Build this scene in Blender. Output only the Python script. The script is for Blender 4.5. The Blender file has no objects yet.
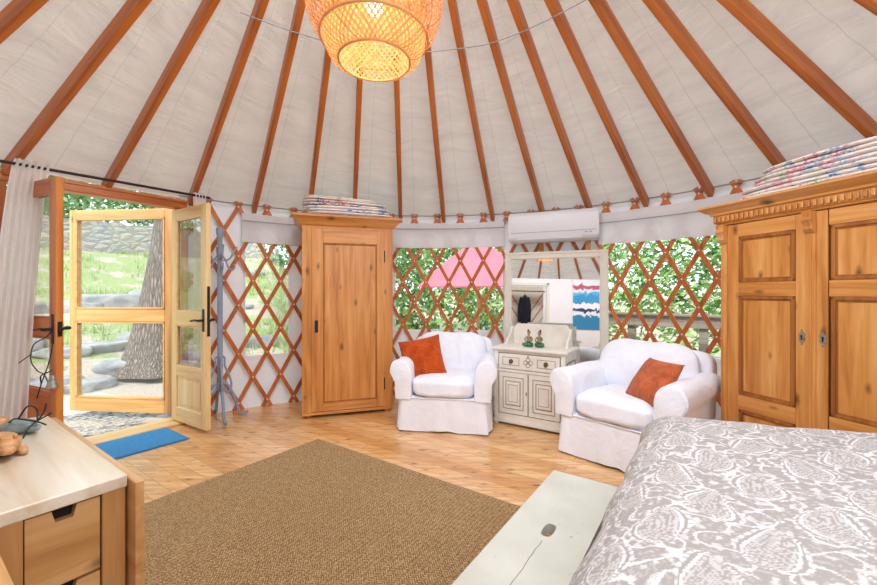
import bpy, bmesh, math, random
from math import sin, cos, pi, radians as rad, sqrt, atan2, hypot
from mathutils import Vector, Matrix, Quaternion, noise
random.seed(7)
scene = bpy.context.scene
COL = scene.collection
CX, CY, R = -.154, 1.583, 3.225          # centre and radius of the round room

def cyl(a, r, z=0):                      # angle in degrees -> point
    return Vector((CX + r*cos(rad(a)), CY + r*sin(rad(a)), z))
def G(F, L, z=0):                        # furniture grid: forward / left
    return Vector((.574*F - .819*L, .819*F + .574*L, z))
GR = rad(-35)

# ------------------------------------------------------------------ mesh helpers
def BM(): return bmesh.new()
def box(bm, c, s, bev=0, M=None, seg=2):
    m = Matrix.Translation(c) @ Matrix.Diagonal((s[0], s[1], s[2], 1))
    if M is not None: m = M @ m
    vs = bmesh.ops.create_cube(bm, size=1, matrix=m)['verts']
    if bev:
        es = list({e for v in vs for e in v.link_edges})
        bmesh.ops.bevel(bm, geom=es, offset=bev, segments=seg, affect='EDGES', profile=.5)
    return bm
def bx(bm, x0, x1, y0, y1, z0, z1, bev=0, M=None):
    return box(bm, ((x0+x1)/2, (y0+y1)/2, (z0+z1)/2), (x1-x0, y1-y0, z1-z0), bev, M)
def prism(bm, pts, z0, z1, M=None):
    M = M or Matrix()
    a = [bm.verts.new(M @ Vector((p[0], p[1], z0))) for p in pts]
    b = [bm.verts.new(M @ Vector((p[0], p[1], z1))) for p in pts]
    n = len(pts)
    bm.faces.new(a[::-1]); bm.faces.new(b)
    for i in range(n): bm.faces.new((a[i], a[(i+1) % n], b[(i+1) % n], b[i]))
    return bm
def XZ():   # prism drawn in x-z, extruded along -y
    return Matrix(((1,0,0,0),(0,0,-1,0),(0,1,0,0),(0,0,0,1)))
def YZ():   # prism drawn in y-z, extruded along x
    return Matrix(((0,0,1,0),(1,0,0,0),(0,1,0,0),(0,0,0,1)))
def surf(bm, fn, nu, nv, cu=False, cv=False):
    g = [[bm.verts.new(fn(i, j)) for j in range(nv)] for i in range(nu)]
    for i in range(nu if cu else nu-1):
        for j in range(nv if cv else nv-1):
            bm.faces.new((g[i][j], g[(i+1) % nu][j], g[(i+1) % nu][(j+1) % nv], g[i][(j+1) % nv]))
    return g
def lathe(bm, prof, seg=24, M=None):
    M = M or Matrix()
    surf(bm, lambda i, j: M @ Vector((prof[j][0]*cos(2*pi*i/seg), prof[j][0]*sin(2*pi*i/seg), prof[j][1])), seg, len(prof), cu=True)
    bmesh.ops.remove_doubles(bm, verts=bm.verts, dist=1e-5)
    return bm
def tube(bm, pts, r, seg=8, closed=False):
    pts = [Vector(p) for p in pts]; n = len(pts)
    rr = r if isinstance(r, (list, tuple)) else [r]*n
    t0 = (pts[1]-pts[0]).normalized()
    nrm = t0.orthogonal().normalized()
    rings = []; prev = t0
    for i, p in enumerate(pts):
        if closed: t = (pts[(i+1) % n]-pts[i-1]).normalized()
        else: t = (pts[min(i+1, n-1)]-pts[max(i-1, 0)]).normalized()
        q = prev.rotation_difference(t); nrm = (q @ nrm).normalized(); prev = t
        b = t.cross(nrm)
        rings.append([bm.verts.new(p + rr[i]*(cos(2*pi*k/seg)*nrm + sin(2*pi*k/seg)*b)) for k in range(seg)])
    for i in range(n if closed else n-1):
        A, B = rings[i], rings[(i+1) % n]
        for k in range(seg): bm.faces.new((A[k], A[(k+1) % seg], B[(k+1) % seg], B[k]))
    if not closed:
        bm.faces.new(rings[0][::-1]); bm.faces.new(rings[-1])
    return bm
def spline(pts, n=8):
    P = [Vector(p) for p in pts]; out = []
    Q = [P[0]*2-P[1]] + P + [P[-1]*2-P[-2]]
    for i in range(1, len(Q)-2):
        for k in range(n):
            t = k/n
            a, b, c, d = Q[i-1], Q[i], Q[i+1], Q[i+2]
            out.append(.5*((2*b) + (c-a)*t + (2*a-5*b+4*c-d)*t*t + (3*b-a-3*c+d)*t**3))
    out.append(P[-1]); return out
def superbox(bm, c, h, k=5, n=10, amp=0, fr=3, seed=0, M=None, squash=None):
    """rounded, puffy box: half sizes h, roundness exponent k"""
    c = Vector(c); M = M or Matrix(); off = Vector((seed*7.3, seed*3.1, seed*1.7))
    tmp = bmesh.new()
    bmesh.ops.create_cube(tmp, size=2)
    bmesh.ops.subdivide_edges(tmp, edges=tmp.edges[:], cuts=n, use_grid_fill=True)
    mp = {}
    for v in tmp.verts:
        p = v.co
        # spread toward edges for an even rounding
        q = Vector([math.copysign(abs(a)**.8, a) for a in p])
        d = (abs(q.x)**k + abs(q.y)**k + abs(q.z)**k)**(1/k)
        q = q/d
        w = Vector((q.x*h[0], q.y*h[1], q.z*h[2]))
        if squash: w = squash(w, q)
        if amp:
            nn = noise.noise_vector(w*fr + off)
            w += Vector((nn.x, nn.y, nn.z))*amp
            w += q.normalized()*amp*.5*noise.noise(Vector((w.x*fr*2.6, w.y*fr*2.6, w.z*fr*.9))+off)
        mp[v] = bm.verts.new(M @ (c + w))
    for f in tmp.faces: bm.faces.new([mp[v] for v in f.verts])
    tmp.free(); return bm
def obj(name, bm, mat, parent=None, smooth=None, loc=None, rz=None):
    bmesh.ops.recalc_face_normals(bm, faces=bm.faces)
    me = bpy.data.meshes.new(name); bm.to_mesh(me); bm.free()
    mats = mat if isinstance(mat, (list, tuple)) else [mat]
    for m in mats: me.materials.append(m)
    if smooth is not None:
        for p in me.polygons: p.use_smooth = True
        if smooth < 180: me.set_sharp_from_angle(angle=rad(smooth))
    o = bpy.data.objects.new(name, me); COL.objects.link(o)
    if parent: o.parent = parent
    if loc is not None: o.location = loc
    if rz is not None: o.rotation_euler = (0, 0, rz)
    return o
def tag(o, label=None, cat=None, group=None, kind=None):
    if label: o['label'] = label
    if cat: o['category'] = cat
    if group: o['group'] = group
    if kind: o['kind'] = kind
    return o
def thing(name, label, cat, loc=(0,0,0), rz=0, group=None, kind=None):
    o = bpy.data.objects.new(name, None); COL.objects.link(o)
    o.empty_display_size = .1
    o.location = loc; o.rotation_euler = (0, 0, rz)
    return tag(o, label, cat, group, kind)
def sub(o, label): o['label'] = label; return o
def dup(root, loc, rz, label, group=None):
    r = root.copy(); COL.objects.link(r); r.location = loc; r.rotation_euler = (0, 0, rz); r['label'] = label
    if group: r['group'] = group
    for ch in list(root.children):
        c = ch.copy(); COL.objects.link(c); c.parent = r
        for g in list(ch.children):
            d = g.copy(); COL.objects.link(d); d.parent = c
    return r

# ------------------------------------------------------------------ materials
def lin(h):
    h = h.lstrip('#'); v = [int(h[i:i+2], 16)/255 for i in (0, 2, 4)]
    return tuple((x/12.92 if x <= .04045 else ((x+.055)/1.055)**2.4) for x in v) + (1,)
class NT:
    def __init__(s, name):
        s.m = bpy.data.materials.new(name); s.m.use_nodes = True
        s.t = s.m.node_tree; s.t.nodes.clear()
        s.out = s.t.nodes.new('ShaderNodeOutputMaterial')
    def n(s, typ, **kw):
        nd = s.t.nodes.new('ShaderNode'+typ)
        for k, v in kw.items():
            if k in nd.inputs.keys() if False else False: pass
            setattr(nd, k, v)
        return nd
    def l(s, a, b): s.t.links.new(a, b)
    def val(s, nd, **kw):
        for k, v in kw.items():
            nd.inputs[k.replace('_', ' ')].default_value = v
        return nd
    def coords(s, scale=(1,1,1), rot=(0,0,0), kind='Object', loc=(0,0,0)):
        tc = s.n('TexCoord'); mp = s.n('Mapping')
        mp.inputs['Scale'].default_value = scale; mp.inputs['Rotation'].default_value = rot; mp.inputs['Location'].default_value = loc
        s.l(tc.outputs[kind], mp.inputs['Vector']); return mp.outputs['Vector']
    def noise(s, vec, scale, detail=4, rough=.55, dist=0):
        nd = s.n('TexNoise'); s.l(vec, nd.inputs['Vector'])
        nd.inputs['Scale'].default_value = scale; nd.inputs['Detail'].default_value = detail
        nd.inputs['Roughness'].default_value = rough; nd.inputs['Distortion'].default_value = dist
        return nd.outputs['Fac']
    def ramp(s, fac, stops, interp='LINEAR'):
        nd = s.n('ValToRGB'); cr = nd.color_ramp; cr.interpolation = interp
        while len(cr.elements) > 1: cr.elements.remove(cr.elements[-1])
        cr.elements[0].position = stops[0][0]; cr.elements[0].color = stops[0][1]
        for p, c in stops[1:]:
            e = cr.elements.new(p); e.color = c
        s.l(fac, nd.inputs['Fac']); return nd.outputs['Color']
    def mix(s, fac, a, b, blend='MIX'):
        nd = s.n('Mix'); nd.data_type = 'RGBA'; nd.blend_type = blend
        for inp, v in ((nd.inputs[0], fac), (nd.inputs[6], a), (nd.inputs[7], b)):
            if isinstance(v, (int, float, tuple)): inp.default_value = v
            else: s.l(v, inp)
        return nd.outputs[2]
    def math(s, op, a, b=0, c=0):
        nd = s.n('Math'); nd.operation = op
        for i, v in enumerate((a, b, c)):
            if isinstance(v, (int, float)): nd.inputs[i].default_value = v
            else: s.l(v, nd.inputs[i])
        return nd.outputs[0]
    def bump(s, h, strength=.2, dist=.01):
        nd = s.n('Bump'); nd.inputs['Strength'].default_value = strength; nd.inputs['Distance'].default_value = dist
        s.l(h, nd.inputs['Height']); return nd.outputs['Normal']
    def bsdf(s, color, rough=.6, normal=None, metal=0, spec=.5, coat=0, emis=None, estr=0):
        nd = s.n('BsdfPrincipled')
        if isinstance(color, tuple): nd.inputs['Base Color'].default_value = color
        else: s.l(color, nd.inputs['Base Color'])
        if isinstance(rough, (int, float)): nd.inputs['Roughness'].default_value = rough
        else: s.l(rough, nd.inputs['Roughness'])
        nd.inputs['Metallic'].default_value = metal
        nd.inputs['Specular IOR Level'].default_value = spec
        nd.inputs['Coat Weight'].default_value = coat
        if emis: nd.inputs['Emission Color'].default_value = emis; nd.inputs['Emission Strength'].default_value = estr
        if normal is not None: s.l(normal, nd.inputs['Normal'])
        s.l(nd.outputs[0], s.out.inputs[0]); s.b = nd; return nd

def voro2d(t, vec, flat, scale, rnd=.9):
    sp = t.n('SeparateXYZ'); t.l(vec, sp.inputs[0]); cb = t.n('CombineXYZ')
    ab = [i for i in range(3) if 'xyz'[i] != flat]
    t.l(sp.outputs[ab[0]], cb.inputs[0]); t.l(sp.outputs[ab[1]], cb.inputs[1])
    vo = t.n('TexVoronoi'); vo.voronoi_dimensions = '2D'; vo.feature = 'F1'; t.l(cb.outputs[0], vo.inputs['Vector'])
    vo.inputs['Scale'].default_value = scale; vo.inputs['Randomness'].default_value = rnd
    return vo

def wood(name, light, mid, dark, axis='x', grain=26, knots=.0, rough=.42, coat=.1, spec=.4, kscale=5, flat=None):
    t = NT(name); k = .07
    sc = {'x': (k,1,1), 'y': (1,k,1), 'z': (1,1,k)}[axis]
    v = t.coords(sc)
    g1 = t.noise(v, grain, 6, .6, .6)
    g2 = t.noise(v, grain*4, 3, .6)
    big = t.noise(t.coords(tuple(.5+.5*a if a < 1 else 1 for a in sc)), 2.2, 3)
    c = t.ramp(g1, [(.3, dark), (.48, mid), (.68, light)])
    c = t.mix(t.math('MULTIPLY', g2, .25), c, dark)
    c = t.mix(t.math('MULTIPLY', t.math('SUBTRACT', big, .4), .9), c, mid)
    if knots:
        ks = {'x': (.45,1,1), 'y': (1,.45,1), 'z': (1,1,.45)}[axis]
        fl = flat or {'x':'y','z':'y','y':'x'}[axis]
        vo = voro2d(t, t.coords(ks, loc=(.3,.7,.2)), fl, kscale)
        wob = t.math('ADD', vo.outputs['Distance'], t.math('MULTIPLY', t.math('SUBTRACT', t.noise(t.coords(), 40, 2), .5), .06))
        sel = t.n('SeparateColor'); t.l(vo.outputs['Color'], sel.inputs[0])
        on = t.math('LESS_THAN', sel.outputs[0], knots)
        wob = t.math('ADD', wob, t.math('MULTIPLY', sel.outputs[1], .075))
        f = t.ramp(wob, [(.03, (1,1,1,1)), (.075, (.65,.65,.65,1)), (.16, (0,0,0,1))])
        kd = tuple(x*.2 for x in dark[:3]) + (1,)
        c = t.mix(t.math('MULTIPLY', t.math('MULTIPLY', f, on), .85), c, kd)
    t.bsdf(c, rough, t.bump(g1, .15, .004), coat=coat, spec=spec)
    t.b.inputs['Coat Roughness'].default_value = .3
    return t.m
def plain(name, col, rough=.6, metal=0, spec=.4, nscale=0, namt=.15, bump=0, coat=0):
    t = NT(name)
    if nscale:
        f = t.noise(t.coords(), nscale, 4)
        d = tuple(x*(1-namt*2) for x in col[:3]) + (1,); u = tuple(min(1, x*(1+namt)) for x in col[:3]) + (1,)
        c = t.ramp(f, [(.3, d), (.7, u)])
        t.bsdf(c, rough, t.bump(f, bump, .01) if bump else None, metal, spec, coat)
    else: t.bsdf(col, rough, None, metal, spec, coat)
    return t.m

def fabric(name, col, trans=None, wr=5, bump=.3, weave=0, tmix=.35, var=.93):
    """matt cloth with soft wrinkles; trans = colour of the light it lets through"""
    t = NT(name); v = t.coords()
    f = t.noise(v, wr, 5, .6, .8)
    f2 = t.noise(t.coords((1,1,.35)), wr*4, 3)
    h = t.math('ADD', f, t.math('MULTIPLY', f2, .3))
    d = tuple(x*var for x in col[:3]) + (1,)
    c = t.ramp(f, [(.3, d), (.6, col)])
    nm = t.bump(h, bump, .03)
    if trans:
        a = t.n('BsdfDiffuse'); b = t.n('BsdfTranslucent'); mx = t.n('MixShader'); mx.inputs[0].default_value = tmix
        t.l(c, a.inputs[0]); b.inputs[0].default_value = trans
        t.l(nm, a.inputs['Normal']); t.l(nm, b.inputs['Normal'])
        t.l(a.outputs[0], mx.inputs[1]); t.l(b.outputs[0], mx.inputs[2]); t.l(mx.outputs[0], t.out.inputs[0])
    else:
        t.bsdf(c, .95, nm, spec=.1); t.b.inputs['Sheen Weight'].default_value = .15
    return t.m

W_RAFT = wood('rafter_wood', lin('#d07c32'), lin('#b46220'), lin('#883f10'), 'x', 18, .35, .4, .15, kscale=3, flat='z')
W_LATT = wood('lattice_wood', lin('#d68244'), lin('#c0682e'), lin('#a25022'), 'z', 20, 0, .55)
W_PINE = {a: wood('old_pine_'+a, lin('#e2ac6a'), lin('#cd8c46'), lin('#a4642a'), a, 16, .55, .38, .2, kscale=6.5) for a in 'xyz'}
W_PINE2 = {a: wood('honey_pine_'+a, lin('#dfa462'), lin('#ca8744'), lin('#a2632c'), a, 16, .5, .4, .2, kscale=6) for a in 'xyz'}
W_MOLD = wood('moulding_pine', lin('#b87838'), lin('#9c5e26'), lin('#744216'), 'z', 18, 0, .45)
W_DOORR = {a: wood('pale_lit_door_wood_'+a, lin('#f0d8a4'), lin('#e2c084'), lin('#cfa062'), a, 14, 0, .4, .2) for a in 'xz'}  # lit copy of the door wood, brightness put into the colour
W_DOORL = {a: wood('orange_shade_door_wood_'+a, lin('#d88a40'), lin('#c06a26'), lin('#984a14'), a, 14, 0, .35, .25) for a in 'xz'}  # darker copy for the left leaf, shade put into the colour
W_SCR = {a: wood('screen_door_wood_'+a, lin('#dab47c'), lin('#c89a5e'), lin('#ac7c44'), a, 14, .15, .45) for a in 'xz'}
W_BIRCH = {a: wood('birch_'+a, lin('#dab07c'), lin('#c6965e'), lin('#a87644'), a, 12, .3, .25, .5, kscale=7, flat={'x':'z'}.get(a)) for a in 'xyz'}
W_TOP = wood('pale_birch_top', lin('#e6e0d4'), lin('#d8ccb8'), lin('#bfa987'), 'x', 12, .15, .18, 1.0, kscale=6, flat='z')
W_CARVE = wood('carved_wood', lin('#dcae82'), lin('#bf8c5c'), lin('#94643a'), 'x', 20, 0, .4)
W_GREY = wood('weathered_wood', lin('#a09688'), lin('#847a6e'), lin('#625a50'), 'x', 14, 0, .8)

def mk_floor():
    t = NT('pine_floor')
    v = t.coords(rot=(0, 0, rad(35)))
    br = t.n('TexBrick'); t.l(v, br.inputs['Vector'])
    br.offset = .37; br.offset_frequency = 2
    t.val(br, Scale=1.0, Mortar_Size=.0016, Mortar_Smooth=.1, Bias=0, Brick_Width=2.3, Row_Height=.105)
    br.inputs['Color1'].default_value = (0,0,0,1); br.inputs['Color2'].default_value = (1,1,1,1); br.inputs['Mortar'].default_value = (.5,.5,.5,1)
    tone = t.ramp(br.outputs['Color'], [(0, lin('#d69c58')), (.35, lin('#ebbb7e')), (.7, lin('#f3cc94')), (1, lin('#e0a86a'))])
    vg = t.coords((.09, 1, 1), (0, 0, rad(35)))
    # offset grain per plank
    ad = t.n('VectorMath'); ad.operation = 'ADD'; t.l(vg, ad.inputs[0]); t.l(br.outputs['Color'], ad.inputs[1])
    g = t.noise(ad.outputs[0], 22, 6, .6, 1.2)
    c = t.mix(t.ramp(g, [(.38, (.55,.55,.55,1)), (.6, (0,0,0,1))]), tone, lin('#a86426'))
    vo = voro2d(t, t.coords((.5,1,1), (0,0,rad(35))), 'z', 8)
    sel = t.n('SeparateColor'); t.l(vo.outputs['Color'], sel.inputs[0])
    on = t.math('LESS_THAN', sel.outputs[0], .6)
    kk = t.ramp(t.math('ADD', t.math('ADD', vo.outputs['Distance'], t.math('MULTIPLY', sel.outputs[1], .1)), t.math('MULTIPLY', t.math('SUBTRACT', t.noise(v, 30, 2), .5), .12)), [(.04, (1,1,1,1)), (.09, (.55,.55,.55,1)), (.2, (0,0,0,1))])
    c = t.mix(t.math('MULTIPLY', t.math('MULTIPLY', kk, on), .9), c, lin('#5a2a0e'))
    c = t.mix(t.math('MULTIPLY', br.outputs['Fac'], .75), c, lin('#8a5024'))
    t.bsdf(c, .3, t.bump(t.math('SUBTRACT', 1, br.outputs['Fac']), .25, .002), spec=.5, coat=.6)
    t.b.inputs['Coat Roughness'].default_value = .22
    return t.m
def mk_rug():
    t = NT('sisal_herringbone')
    tc = t.n('TexCoord'); sp = t.n('SeparateXYZ'); t.l(tc.outputs['Object'], sp.inputs[0])
    x, y = sp.outputs[0], sp.outputs[1]
    tri = t.math('PINGPONG', x, .024)
    st = t.math('SINE', t.math('MULTIPLY', t.math('ADD', y, t.math('MULTIPLY', tri, 1.0)), 2*pi/.014))
    st2 = t.math('SINE', t.math('MULTIPLY', x, 2*pi/.024))
    f = t.math('ADD', t.math('MULTIPLY', st, .28), t.math('MULTIPLY', st2, .08))
    nz = t.noise(t.coords(), 120, 3); nb = t.noise(t.coords(), 1.2, 3)
    f = t.math('ADD', t.math('ADD', f, .5), t.math('MULTIPLY', t.math('SUBTRACT', nz, .5), 1.7))
    c = t.ramp(f, [(.1, lin('#745636')), (.5, lin('#a08058')), (.95, lin('#d2bc9a'))])
    c = t.mix(t.math('MULTIPLY', nb, .35), c, lin('#94744a'))
    t.bsdf(c, .95, t.bump(f, .5, .004), spec=.1); return t.m
def mk_mirror():
    t = NT('mirror_glass'); g = t.n('BsdfGlossy'); g.inputs['Roughness'].default_value = .015
    g.inputs['Color'].default_value = (.9,.92,.92,1); t.l(g.outputs[0], t.out.inputs[0]); return t.m
def mk_clear(name, gloss=.06, tint=(.97,.98,.98,1)):
    t = NT(name); a = t.n('BsdfTransparent'); a.inputs[0].default_value = tint
    g = t.n('BsdfGlossy'); g.inputs['Roughness'].default_value = .03
    m = t.n('MixShader'); m.inputs[0].default_value = gloss
    t.l(a.outputs[0], m.inputs[1]); t.l(g.outputs[0], m.inputs[2]); t.l(m.outputs[0], t.out.inputs[0]); return t.m
def mk_screen():
    t = NT('fly_screen'); a = t.n('BsdfTransparent'); d = t.n('BsdfDiffuse'); d.inputs[0].default_value = lin('#8a9090')
    m = t.n('MixShader'); m.inputs[0].default_value = .17
    t.l(a.outputs[0], m.inputs[1]); t.l(d.outputs[0], m.inputs[2]); t.l(m.outputs[0], t.out.inputs[0]); return t.m
def mk_dome():
    t = NT('frosted_acrylic'); b = t.n('BsdfTranslucent'); b.inputs[0].default_value = (.9,.92,.95,1)
    t.l(b.outputs[0], t.out.inputs[0]); return t.m
def mk_leaf(name, cols, tr=.45):
    t = NT(name); ge = t.n('NewGeometry')
    c = t.ramp(ge.outputs['Random Per Island'], [(i/(len(cols)-1), lin(h)) for i, h in enumerate(cols)])
    a = t.n('BsdfDiffuse'); b = t.n('BsdfTranslucent'); m = t.n('MixShader'); m.inputs[0].default_value = tr
    t.l(c, a.inputs[0]); t.l(c, b.inputs[0]); t.l(a.outputs[0], m.inputs[1]); t.l(b.outputs[0], m.inputs[2]); t.l(m.outputs[0], t.out.inputs[0]); return t.m
def mk_quilt(name, cols, scale=14, base='#ece8e4'):
    t = NT(name); v = t.coords()
    vo = t.n('TexVoronoi'); t.l(v, vo.inputs['Vector']); vo.inputs['Scale'].default_value = scale
    se = t.n('SeparateColor'); t.l(vo.outputs['Color'], se.inputs[0])
    n = len(cols); st = []
    for i, h in enumerate(cols): st.append((i/n, lin(h)))
    c = t.ramp(se.outputs[0], st, 'CONSTANT')
    fl = t.noise(v, scale*3.2, 2)
    c = t.mix(t.ramp(fl, [(.46, (0,0,0,1)), (.53, (.92,.92,.92,1))]), c, lin(base))
    big = t.noise(v, 6, 2)
    c = t.mix(t.ramp(big, [(.46, (0,0,0,1)), (.58, (.75,.75,.75,1))]), c, lin(base))
    t.bsdf(c, .95, t.bump(t.noise(v, 30, 3), .4, .01), spec=.1); return t.m
def mk_distress(name, col, dark, scale=9, amt=.5, rough=.6):
    t = NT(name); v = t.coords()
    f = t.noise(v, scale, 8, .7); f2 = t.noise(t.coords((1,1,.12)), 30, 4)
    m = t.math('MULTIPLY', t.ramp(f, [(.5, (0,0,0,1)), (.72, (1,1,1,1))]), amt)
    c = t.mix(m, col, dark)
    c = t.mix(t.math('MULTIPLY', f2, .22), c, dark)
    t.bsdf(c, rough, t.bump(f2, .1, .003), spec=.3); return t.m
def mk_bench():
    t = NT('bench_paint'); v = t.coords()
    f = t.noise(v, 60, 3); sp = t.ramp(f, [(.68, (0,0,0,1)), (.75, (1,1,1,1))])
    c = t.mix(t.math('MULTIPLY', sp, .5), t.ramp(t.noise(v, 5, 5), [(.3, lin('#bcbeb5')), (.7, lin('#cccec6'))]), lin('#6e6a60'))
    # a long crack with the grain
    s = t.n('SeparateXYZ'); t.l(t.coords(), s.inputs[0])
    w = t.math('ADD', s.outputs[0], t.math('MULTIPLY', t.math('SUBTRACT', t.noise(v, 7, 3), .5), .03))
    cr = t.math('LESS_THAN', t.math('ABSOLUTE', w), .0016)
    lo = t.math('LESS_THAN', s.outputs[1], -.07)
    c = t.mix(t.math('MULTIPLY', t.math('MULTIPLY', cr, lo), .7), c, lin('#5a544a'))
    t.bsdf(c, .55, None, spec=.3); return t.m
def mk_bark():
    t = NT('bark'); v = t.coords((1,1,.14))
    vo = t.n('TexVoronoi'); vo.feature = 'DISTANCE_TO_EDGE'; t.l(v, vo.inputs['Vector']); vo.inputs['Scale'].default_value = 30
    nz = t.noise(v, 34, 5)
    h = t.math('ADD', vo.outputs['Distance'], t.math('MULTIPLY', nz, .3))
    c = t.ramp(h, [(.08, lin('#4c443e')), (.3, lin('#857a70')), (.6, lin('#a89c90'))])
    t.bsdf(c, .95, t.bump(h, 1, .05), spec=.1); return t.m
def mk_stone(name, a, b, c3, scale=3):
    t = NT(name); v = t.coords(); f = t.noise(v, scale, 8, .65)
    ob = t.n('ObjectInfo')
    c = t.ramp(f, [(.3, lin(a)), (.5, lin(b)), (.7, lin(c3))])
    t.bsdf(c, .95, t.bump(f, .6, .05), spec=.1); return t.m
def mk_stonewall():
    t = NT('dry_stone_wall'); v0 = t.coords((1,1,1.6)); wv = t.n('TexNoise'); t.l(v0, wv.inputs['Vector']); wv.inputs['Scale'].default_value = 2
    va = t.n('VectorMath'); va.operation = 'MULTIPLY_ADD'; t.l(wv.outputs['Color'], va.inputs[0]); va.inputs[1].default_value = (.35,.35,.35); t.l(v0, va.inputs[2]); v = va.outputs[0]
    vo = t.n('TexVoronoi'); vo.feature = 'F1'; t.l(v, vo.inputs['Vector']); vo.inputs['Scale'].default_value = 3.4
    ve = t.n('TexVoronoi'); ve.feature = 'DISTANCE_TO_EDGE'; t.l(v, ve.inputs['Vector']); ve.inputs['Scale'].default_value = 3.4
    se = t.n('SeparateColor'); t.l(vo.outputs['Color'], se.inputs[0])
    c = t.ramp(se.outputs[0], [(0, lin('#8a8478')), (.4, lin('#a89c8a')), (.7, lin('#8c9094')), (1, lin('#b0a690'))])
    c = t.mix(t.ramp(ve.outputs['Distance'], [(.01, (.6,.6,.6,1)), (.1, (0,0,0,1))]), c, lin('#5c5a56'))
    c = t.mix(t.math('MULTIPLY', t.noise(v, 9, 5), .5), c, lin('#c8c4bc'))
    t.bsdf(c, .95, t.bump(ve.outputs['Distance'], .8, .1), spec=.1); return t.m
def mk_ground():
    t = NT('garden_ground')
    at = t.n('Attribute'); at.attribute_name = 'grass'
    v = t.coords()
    f = t.noise(v, 2.2, 6); f2 = t.noise(v, 45, 4)
    dirt = t.ramp(f2, [(.3, lin('#9c9080')), (.7, lin('#c0b6a8'))])
    gr = t.ramp(f2, [(.3, lin('#6c7c4a')), (.5, lin('#8e9e68')), (.75, lin('#b4ba94'))])
    k = t.math('ADD', at.outputs['Fac'], t.math('MULTIPLY', t.math('SUBTRACT', f, .56), 2.6))
    c = t.mix(t.ramp(k, [(.42, (0,0,0,1)), (.58, (1,1,1,1))]), dirt, gr)
    t.bsdf(c, .98, t.bump(f2, .5, .04), spec=.05); return t.m
def mk_gravel():
    t = NT('pebble_mat'); v = t.coords()
    vo = t.n('TexVoronoi'); t.l(v, vo.inputs['Vector']); vo.inputs['Scale'].default_value = 30
    se = t.n('SeparateColor'); t.l(vo.outputs['Color'], se.inputs[0])
    c = t.ramp(se.outputs[0], [(0, lin('#3c464e')), (.3, lin('#6c757c')), (.65, lin('#96948e')), (1, lin('#b4aea4'))])
    big = t.noise(v, 2, 3)
    c = t.mix(t.ramp(big, [(.45, (0,0,0,1)), (.6, (.75,.75,.75,1))]), c, lin('#b4aa9a'))
    t.bsdf(c, .9, t.bump(vo.outputs['Distance'], .6, .02), spec=.2); return t.m

M_FLOOR, M_RUG, M_MIRROR = mk_floor(), mk_rug(), mk_mirror()
M_VINYL = mk_clear('clear_vinyl', .04); M_GLASS = mk_clear('door_glass', .2); M_SCREEN = mk_screen(); M_DOME = mk_dome()
def mk_ceil():
    t = NT('roof_cloth'); v = t.coords()
    sp = t.n('SeparateXYZ'); t.l(t.coords(loc=(-CX, -CY, 0)), sp.inputs[0])
    an = t.math('ARCTAN2', sp.outputs[1], sp.outputs[0])
    u = t.math('FRACT', t.math('ADD', t.math('MULTIPLY', an, 36/(2*pi)), 36+2.6/10))
    rr = t.math('SQRT', t.math('ADD', t.math('POWER', sp.outputs[0], 2), t.math('POWER', sp.outputs[1], 2)))
    cb = t.n('CombineXYZ'); t.l(t.math('MULTIPLY', an, 2.6), cb.inputs[0]); t.l(t.math('MULTIPLY', rr, 5.5), cb.inputs[1])
    w1 = t.noise(cb.outputs[0], 1.6, 5, .6, .8); w2 = t.noise(v, 14, 4)
    h = t.math('ADD', w1, t.math('MULTIPLY', w2, .12))
    c = t.ramp(w1, [(.3, lin('#cfc8be')), (.6, lin('#dcd6cd'))])
    seam = t.math('LESS_THAN', t.math('ABSOLUTE', t.math('SUBTRACT', u, .52)), .007)
    c = t.mix(t.math('MULTIPLY', seam, .28), c, lin('#8c867e'))
    nm = t.bump(h, .8, .045)
    a = t.n('BsdfDiffuse'); b = t.n('BsdfTranslucent'); mx = t.n('MixShader'); mx.inputs[0].default_value = .11
    t.l(c, a.inputs[0]); b.inputs[0].default_value = (.80,.76,.71,1); t.l(nm, a.inputs['Normal']); t.l(nm, b.inputs['Normal'])
    t.l(a.outputs[0], mx.inputs[1]); t.l(b.outputs[0], mx.inputs[2]); t.l(mx.outputs[0], t.out.inputs[0]); return t.m
M_CEIL = mk_ceil()
M_WALL = fabric('wall_cloth', lin('#ecebef'), (.86,.86,.9,1), 3, .3, tmix=.17)
M_FLAP = fabric('flap_cloth', lin('#f0eff0'), (.9,.9,.92,1), 4, .35, tmix=.35)
M_SLIP = fabric('white_slipcover', lin('#eff2fc'), None, 4.5, .55)
M_CURT = fabric('curtain_voile', lin('#f4f1ee'), (.95,.93,.91,1), 8, .2, tmix=.55)
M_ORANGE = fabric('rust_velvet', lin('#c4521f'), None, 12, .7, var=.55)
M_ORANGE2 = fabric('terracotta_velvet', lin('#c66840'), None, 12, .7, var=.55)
M_CHALK = mk_distress('distressed_white_paint', lin('#e8e4dc'), lin('#b0a696'), 8, .3)
M_CHALK_D = plain('worn_paint_groove', lin('#7d7264'), .7)
M_FRAMEW = mk_distress('cream_frame_paint', lin('#e4e0d4'), lin('#bcb4a2'), 10, .25, .5)
M_AC = plain('white_plastic', lin('#dcdde1'), .4, spec=.4)
M_ACD = plain('grey_plastic', lin('#9a9ca0'), .5)
M_BLACK = plain('black_metal', lin('#2a2826'), .45, metal=.4)
M_DARK = plain('dark_gap', lin('#1c140e'), .9)  # near-black stands for the shade inside notches and keyholes
M_BRASS = plain('aged_brass', lin('#8a7350'), .4, metal=.8)
M_PEWTER = plain('pewter', lin('#a09a90'), .45, metal=.6, nscale=60, namt=.2)
M_BLUEG = mk_distress('blue_grey_paint', lin('#93a3b8'), lin('#66748c'), 14, .4, .5)
M_BENCH = mk_bench()
M_MAT = plain('blue_doormat', lin('#4f98d0'), .98, spec=.05, nscale=120, namt=.2, bump=.5)
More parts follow.
